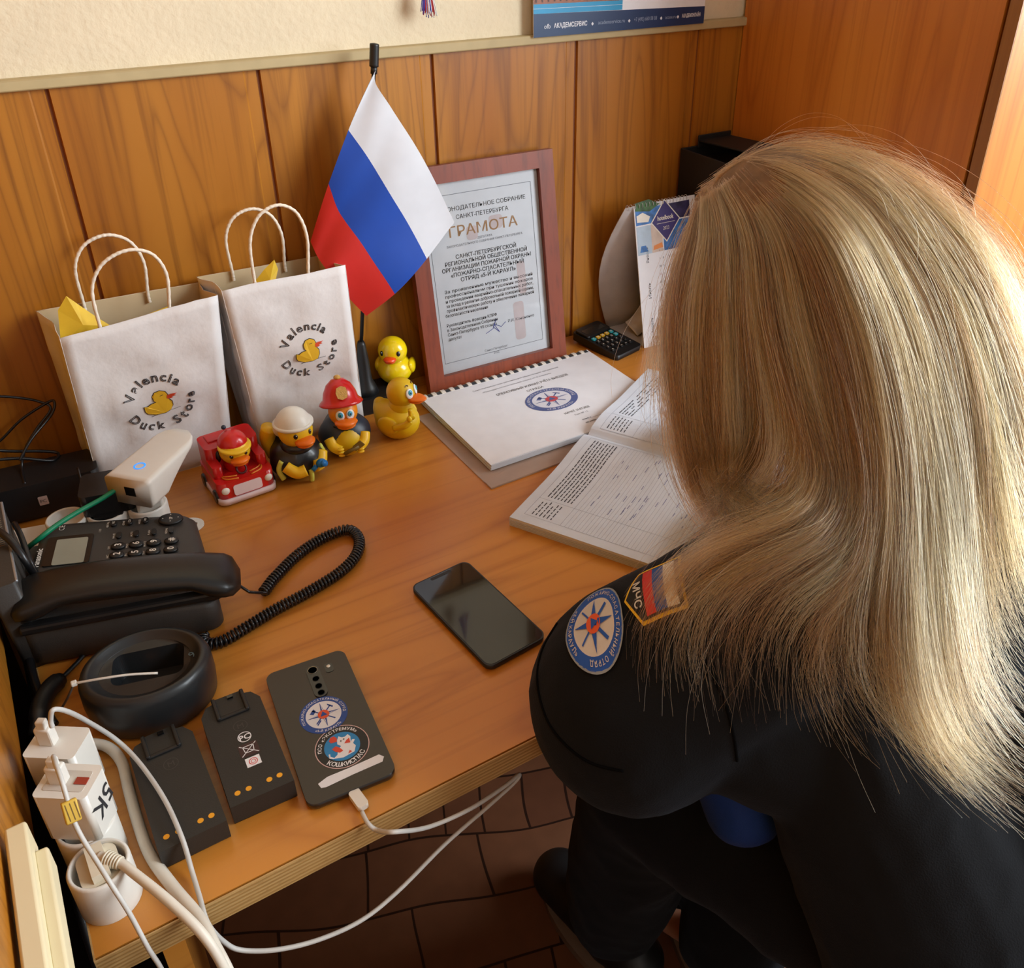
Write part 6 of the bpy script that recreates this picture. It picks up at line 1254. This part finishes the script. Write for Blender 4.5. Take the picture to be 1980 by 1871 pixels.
def make_chair():
    t = thing('office_chair', 'dark office chair seat under the person, mostly hidden', 'chair', (0.70, 0.10, 0))
    b = MB(); b.prism(rrect(0.44, 0.42, 0.09, 8), 0.335, 0.398, 0, bev=0.02, bevbot=True); b.build('seat', cloth_mat('chair_fabric', (22, 22, 26)), t)
    b = MB(); b.lathe([(0.025, 0.07), (0.025, 0.34)], 20, 0); b.build('post', M_BPLAST, t)
    for k in range(5):
        a = 2 * PI * k / 5 + 0.3; d = Vector((math.cos(a), math.sin(a), 0)); b = MB(); b.tube([Vector((0, 0, 0.09)), d * 0.16 + Vector((0, 0, 0.085)), d * 0.27 + Vector((0, 0, 0.065))], lambda q: 0.02 - 0.006 * q, 10, 0, 3); leg = b.build('leg', M_BPLAST, t)
        b = MB(); b.lathe([(0.012, -0.012), (0.025, -0.010), (0.025, 0.010), (0.012, 0.012)], 16, 0, T(d.x * 0.27, d.y * 0.27, 0.0255) @ Rz(a) @ Rx(PI / 2)); b.build('caster', M_BPLAST, leg)
make_chair()

# ------------------------------------------------------------------ long blonde hair
def make_hair():
    BB = BVHTree.FromPolygons([v.co + O for v in body_ob.data.vertices], [list(p.vertices) for p in body_ob.data.polygons])
    def hit(px, py):
        d = ray(px, py).normalized(); best = 9
        for t in (SB, BB):
            h = t.ray_cast(CAM, d)
            if h[0] is not None: best = min(best, h[3])
        return best
    def G(*pts):      # strand guide given as points seen from the room's photographer, pushed clear of head and clothes
        return [D(px, py, min(d, hit(px, py) - 0.014)) for px, py, d in pts]
    guides = [
        G((1345, 395, .90), (1306, 470, .885), (1283, 560, .875), (1276, 660, .865), (1290, 780, .86), (1316, 880, .86), (1350, 955, .86), (1408, 1002, .865)),
        G((1350, 388, .895), (1328, 460, .87), (1304, 560, .855), (1300, 690, .845), (1320, 800, .84), (1343, 890, .845), (1383, 965, .85), (1445, 1008, .86)),
        G((1362, 378, .89), (1362, 460, .855), (1345, 580, .835), (1342, 720, .825), (1358, 840, .83), (1385, 930, .835), (1420, 985, .84), (1468, 1005, .85)),
        G((1378, 366, .885), (1400, 460, .84), (1398, 600, .815), (1402, 750, .805), (1415, 860, .81), (1425, 930, .82), (1440, 975, .83), (1455, 1000, .84)),
        G((1395, 354, .88), (1440, 460, .83), (1450, 620, .80), (1462, 750, .795), (1470, 830, .80), (1455, 900, .81), (1430, 960, .82), (1400, 1000, .83)),
        G((1410, 345, .88), (1470, 460, .82), (1500, 640, .785), (1545, 790, .77), (1590, 920, .75), (1565, 1010, .73), (1450, 1060, .715), (1345, 1110, .715), (1278, 1205, .73), (1262, 1290, .75)),
        G((1422, 338, .88), (1500, 460, .81), (1545, 640, .78), (1592, 810, .765), (1622, 950, .745), (1575, 1040, .72), (1480, 1090, .71), (1390, 1150, .71), (1335, 1240, .72), (1350, 1340, .74)),
        G((1432, 332, .88), (1525, 460, .805), (1585, 640, .78), (1632, 820, .76), (1652, 970, .74), (1620, 1080, .715), (1540, 1140, .70), (1485, 1230, .70), (1470, 1320, .71)),
        G((1440, 326, .88), (1550, 455, .80), (1622, 640, .775), (1665, 830, .755), (1678, 990, .735), (1655, 1110, .71), (1600, 1200, .70), (1575, 1290, .70), (1640, 1410, .70)),
        G((1445, 322, .885), (1572, 445, .80), (1656, 630, .775), (1702, 830, .755), (1712, 1000, .735), (1700, 1140, .71), (1695, 1270, .70), (1740, 1390, .70), (1850, 1490, .70)),
        G((1448, 318, .885), (1595, 430, .80), (1696, 620, .775), (1748, 830, .755), (1762, 1000, .735), (1765, 1150, .71), (1775, 1290, .70), (1810, 1420, .70), (1890, 1510, .70), (1975, 1570, .70)),
        G((1445, 314, .89), (1530, 340, .84), (1640, 430, .81), (1738, 620, .785), (1790, 830, .76), (1812, 1000, .74), (1822, 1160, .715), (1838, 1300, .70), (1870, 1400, .70), (1930, 1470, .70), (1990, 1500, .70)),
        G((1436, 314, .895), (1540, 322, .855), (1670, 405, .825), (1780, 600, .795), (1838, 810, .77), (1862, 980, .75), (1877, 1130, .73), (1895, 1270, .72), (1940, 1370, .72), (2010, 1440, .72)),
        G((1422, 320, .90), (1540, 306, .87), (1690, 375, .84), (1828, 570, .81), (1892, 780, .785), (1922, 950, .765), (1947, 1080, .75), (1990, 1180, .74), (2060, 1260, .74)),
        G((1408, 330, .905), (1530, 292, .885), (1700, 350, .855), (1862, 540, .825), (1942, 740, .80), (1987, 900, .78), (2030, 1030, .77), (2090, 1120, .76)),
        G((1392, 342, .91), (1510, 298, .90), (1690, 336, .875), (1868, 480, .845), (1968, 670, .825), (2030, 840, .80), (2090, 980, .79)),
        G((1375, 354, .915), (1480, 303, .915), (1600, 290, .905), (1730, 328, .89), (1855, 430, .872), (1955, 575, .855), (2035, 745, .84), (2100, 900, .82)),
    ]
    # far side of the head, continuing round
    top = hpt(-0.015, 0.06, 0.108)
    guides += [[top, hpt(0.05, -0.03, 0.10), hpt(0.085, -0.06, 0.03), Vector((0.765, 0.47, 1.02)), Vector((0.80, 0.38, 0.99)), Vector((0.81, 0.27, 0.96))],
               [top, hpt(0.06, 0.02, 0.095), hpt(0.098, -0.01, 0.02), Vector((0.770, 0.55, 1.00)), Vector((0.785, 0.52, 0.93)), Vector((0.80, 0.50, 0.86))],
               [top, hpt(0.055, 0.06, 0.085), hpt(0.092, 0.06, 0.02), Vector((0.745, 0.64, 0.99)), Vector((0.745, 0.66, 0.90)), Vector((0.74, 0.67, 0.82))],
               [top, hpt(0.02, 0.085, 0.085), hpt(0.045, 0.105, 0.05), Vector((0.700, 0.715, 1.02)), Vector((0.705, 0.74, 0.92)), Vector((0.70, 0.745, 0.84))],
               [top, hpt(-0.02, 0.085, 0.085), hpt(-0.05, 0.10, 0.04), Vector((0.600, 0.700, 1.00)), Vector((0.585, 0.715, 0.92)), Vector((0.59, 0.72, 0.84))]]
    NG = len(guides); RES = 22
    def resample(P, n):
        Q = smooth_path(P, 8); L = [0]
        for a, b in zip(Q, Q[1:]): L.append(L[-1] + (b - a).length)
        out = []; j = 0
        for i in range(n):
            s = L[-1] * i / (n - 1)
            while j < len(L) - 2 and L[j + 1] < s: j += 1
            f = (s - L[j]) / max(1e-9, L[j + 1] - L[j]); out.append(Q[j].lerp(Q[j + 1], f))
        return np.array([tuple(p) for p in out])
    GR = [resample(g, RES) for g in guides]
    rng = np.random.default_rng(11); hc = np.array(tuple(HC))
    strands = []; rads = []; cols = []
    lock_n = 560
    locks = []
    for k in range(lock_n):
        near = rng.random() < 0.86
        u = rng.random() * 16 if near else 16 + rng.random() * (NG - 17.001)
        i = min(int(u), NG - 2); f = u - i
        base = GR[i] * (1 - f) + GR[i + 1] * f
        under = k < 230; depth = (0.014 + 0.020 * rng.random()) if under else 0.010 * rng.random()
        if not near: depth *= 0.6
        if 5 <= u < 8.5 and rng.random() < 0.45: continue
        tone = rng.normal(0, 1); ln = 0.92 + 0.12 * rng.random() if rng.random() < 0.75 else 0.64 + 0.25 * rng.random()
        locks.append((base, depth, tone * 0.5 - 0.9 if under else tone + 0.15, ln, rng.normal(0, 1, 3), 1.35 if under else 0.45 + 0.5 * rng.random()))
    t = np.linspace(0, 1, RES)
    cam = np.array(tuple(CAM))
    for base, depth, tone, ln, ph, wf in locks:
        n = int((34 + rng.random() * 26) * (0.9 if wf > 1 else 0.62 + 0.5 * wf))
        wob = np.stack([np.sin(t * (5 + 2 * ph[0]) + ph[1] * 3), np.cos(t * (4 + ph[1]) + ph[2] * 3), np.sin(t * (6 + ph[2]) + ph[0] * 3)], 1) * (0.0110 * t[:, None] ** 1.1)
        inw = hc - base; inw /= np.linalg.norm(inw, axis=1)[:, None] + 1e-6
        view = base - cam; view /= np.linalg.norm(view, axis=1)[:, None]
        mixw = np.clip(1.3 - 2.2 * t, 0, 1)[:, None]
        back = inw * mixw + view * (1 - mixw)
        core = base + back * depth + wob
        tang = np.gradient(core, axis=0); tang /= np.linalg.norm(tang, axis=1)[:, None]
        side = np.cross(tang, view); side /= np.linalg.norm(side, axis=1)[:, None] + 1e-6
        for s in range(n):
            w = rng.normal(0, 1, 2) * np.array([0.0062 * wf, 0.0030 * min(1, wf)]); spread = (0.55 + 0.55 * np.sin(np.minimum(t * 1.15, 1) * PI * 0.62))[:, None]
            tip = 1 - 0.55 * np.clip((t - 0.6) / 0.4, 0, 1)[:, None]
            P = core + side * (w[0] * spread * tip) + back * (abs(w[1]) * spread)
            P = P + rng.normal(0, 1, 3) * (0.0016 * t[:, None] + 0.006 * t[:, None] ** 4) + np.stack([np.sin(t * (7 + rng.normal() * 2) + rng.random() * 6) for _ in range(3)], 1) * (0.0030 * t[:, None])
            if rng.random() < 0.07:      # flyaways
                P = P - back * (0.006 * rng.random() * np.sin(t * PI)[:, None] + 0.004) + side * (rng.normal() * 0.016 * t[:, None] ** 2) + np.array([0, 0, 1]) * (rng.random() * 0.012 * np.sin(t * PI))[:, None]
            L = ln * (0.80 + 0.22 * rng.random() ** 0.7); m = min(RES, max(6, int(RES * L))); P = P[:m]
            strands.append(P); r0 = 0.00011 + 0.00009 * rng.random(); tt = np.linspace(0, 1, m); rads.append(r0 * (1.0 - 0.55 * tt ** 2))
            cols.append(np.clip(0.42 + 0.30 * tone + 0.08 * rng.normal() - 3 * depth , 0, 1))  # under and deeper locks coloured darker, painting in shade between locks
    # wisps crossing the shoulder and curling outward, and frizz along the crown
    for k in range(230):
        i = int(rng.integers(5, 16)); f = rng.random(); P = (GR[i] * (1 - f) + GR[i + 1] * f).copy(); a = int(RES * (0.45 + 0.3 * rng.random())); P = P[a:]
        n = len(P); tt = np.linspace(0, 1, n)[:, None]; dr = rng.normal(0, 1, 3); dr[2] = -abs(dr[2]) * 0.4; dr /= np.linalg.norm(dr)
        P = P + dr * (0.055 * rng.random() * tt ** 1.6) + rng.normal(0, 1, 3) * 0.004; P = P + np.sin(tt * 5 + rng.random() * 6) * 0.006 * rng.normal(0, 1, 3) * tt
        strands.append(P); rads.append(np.full(n, 0.00010)); cols.append(0.45 + 0.2 * rng.random())
    for k in range(200):
        i = int(rng.integers(9, 16)) if rng.random() < 0.75 else int(rng.integers(0, 5)); f = rng.random(); Q = GR[i] * (1 - f) + GR[i + 1] * f; a = int(rng.random() * RES * 0.5); n = int(5 + rng.random() * 7); P = Q[a:a + n].copy(); m = len(P)
        if m < 4: continue
        tt = np.linspace(0, 1, m)[:, None]; out = P - hc; out /= np.linalg.norm(out, axis=1)[:, None]
        P = P + out * (0.004 + 0.028 * rng.random() * np.sin(tt * PI * (0.6 + 0.5 * rng.random()))) + rng.normal(0, 1, 3) * 0.012 * tt
        strands.append(P); rads.append(np.full(m, 0.000085)); cols.append(0.75)
    # keep every point clear of clothes and desk
    hc_d = bpy.data.hair_curves.new('hair'); hc_d.add_curves([len(s) for s in strands])
    allp = np.concatenate(strands)
    for k in range(len(allp)):
        p = Vector(allp[k])
        h = SB.find_nearest(p, 0.05)
        if h[0] is not None and (p - h[0]).dot(h[1]) < 0.002: q = h[0] + h[1] * 0.003; allp[k] = tuple(q)
        elif p.z < 0.772 and p.y > 0.46: allp[k][2] = 0.772 + (k % 7) * 0.0006
    allp -= np.array(tuple(O))
    hc_d.points.foreach_set('position', allp.astype(np.float32).ravel())
    ra = hc_d.attributes.get('radius') or hc_d.attributes.new('radius', 'FLOAT', 'POINT'); ra.data.foreach_set('value', np.concatenate(rads).astype(np.float32))
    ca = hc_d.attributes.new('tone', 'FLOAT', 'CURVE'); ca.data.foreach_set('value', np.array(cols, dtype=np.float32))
    m = bpy.data.materials.new('blonde_hair'); m.use_nodes = True; nt = m.node_tree; N = nt.nodes; L = nt.links; N.remove(N['Principled BSDF'])
    hb = N.new('ShaderNodeBsdfHairPrincipled'); hb.parametrization = 'COLOR'
    at = N.new('ShaderNodeAttribute'); at.attribute_name = 'tone'; cr = N.new('ShaderNodeValToRGB'); L.new(at.outputs['Fac'], cr.inputs[0])
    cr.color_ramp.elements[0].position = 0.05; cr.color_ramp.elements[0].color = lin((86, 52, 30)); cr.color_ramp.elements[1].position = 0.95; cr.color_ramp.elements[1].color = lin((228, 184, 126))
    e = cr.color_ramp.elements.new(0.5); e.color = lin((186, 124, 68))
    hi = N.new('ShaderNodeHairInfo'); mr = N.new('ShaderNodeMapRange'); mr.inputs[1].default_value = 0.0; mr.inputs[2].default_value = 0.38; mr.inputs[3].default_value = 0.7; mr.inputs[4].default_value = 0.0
    L.new(hi.outputs['Intercept'], mr.inputs[0]); mx = N.new('ShaderNodeMixRGB'); mx.inputs[2].default_value = lin((98, 68, 48)); L.new(mr.outputs[0], mx.inputs[0]); L.new(cr.outputs[0], mx.inputs[1])  # browner roots, also painting in the shading under the top lock
    L.new(mx.outputs[0], hb.inputs['Color']); hb.inputs['Roughness'].default_value = 0.26; hb.inputs['Radial Roughness'].default_value = 0.4; hb.inputs['Coat'].default_value = 0.0; hb.inputs['Random Roughness'].default_value = 0.2
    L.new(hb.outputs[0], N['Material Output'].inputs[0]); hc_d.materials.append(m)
    o = bpy.data.objects.new('hair', hc_d); C.objects.link(o); o.parent = person; o['label'] = 'long loose blonde hair'
    # scalp cap of close-lying hair
    b = MB(); b.ell((0, 0, 0), (0.082, 0.100, 0.108), 0, basis(hpt(0, -0.006, 0.002) - O, SIDE, FWD), 36, 24)
    vs = [v for v in b.v]; keep = []
    for f in b.f:
        c = sum((vs[i] for i in f), Vector()) / len(f) + O - HC
        if not (c.dot(FWD) > 0.045 and c.dot(UPH) < 0.055): keep.append(f)
    b.f = keep; b.m = [0] * len(keep); b.sm = [True] * len(keep)
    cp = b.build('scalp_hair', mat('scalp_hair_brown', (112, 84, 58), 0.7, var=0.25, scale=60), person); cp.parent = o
make_hair()
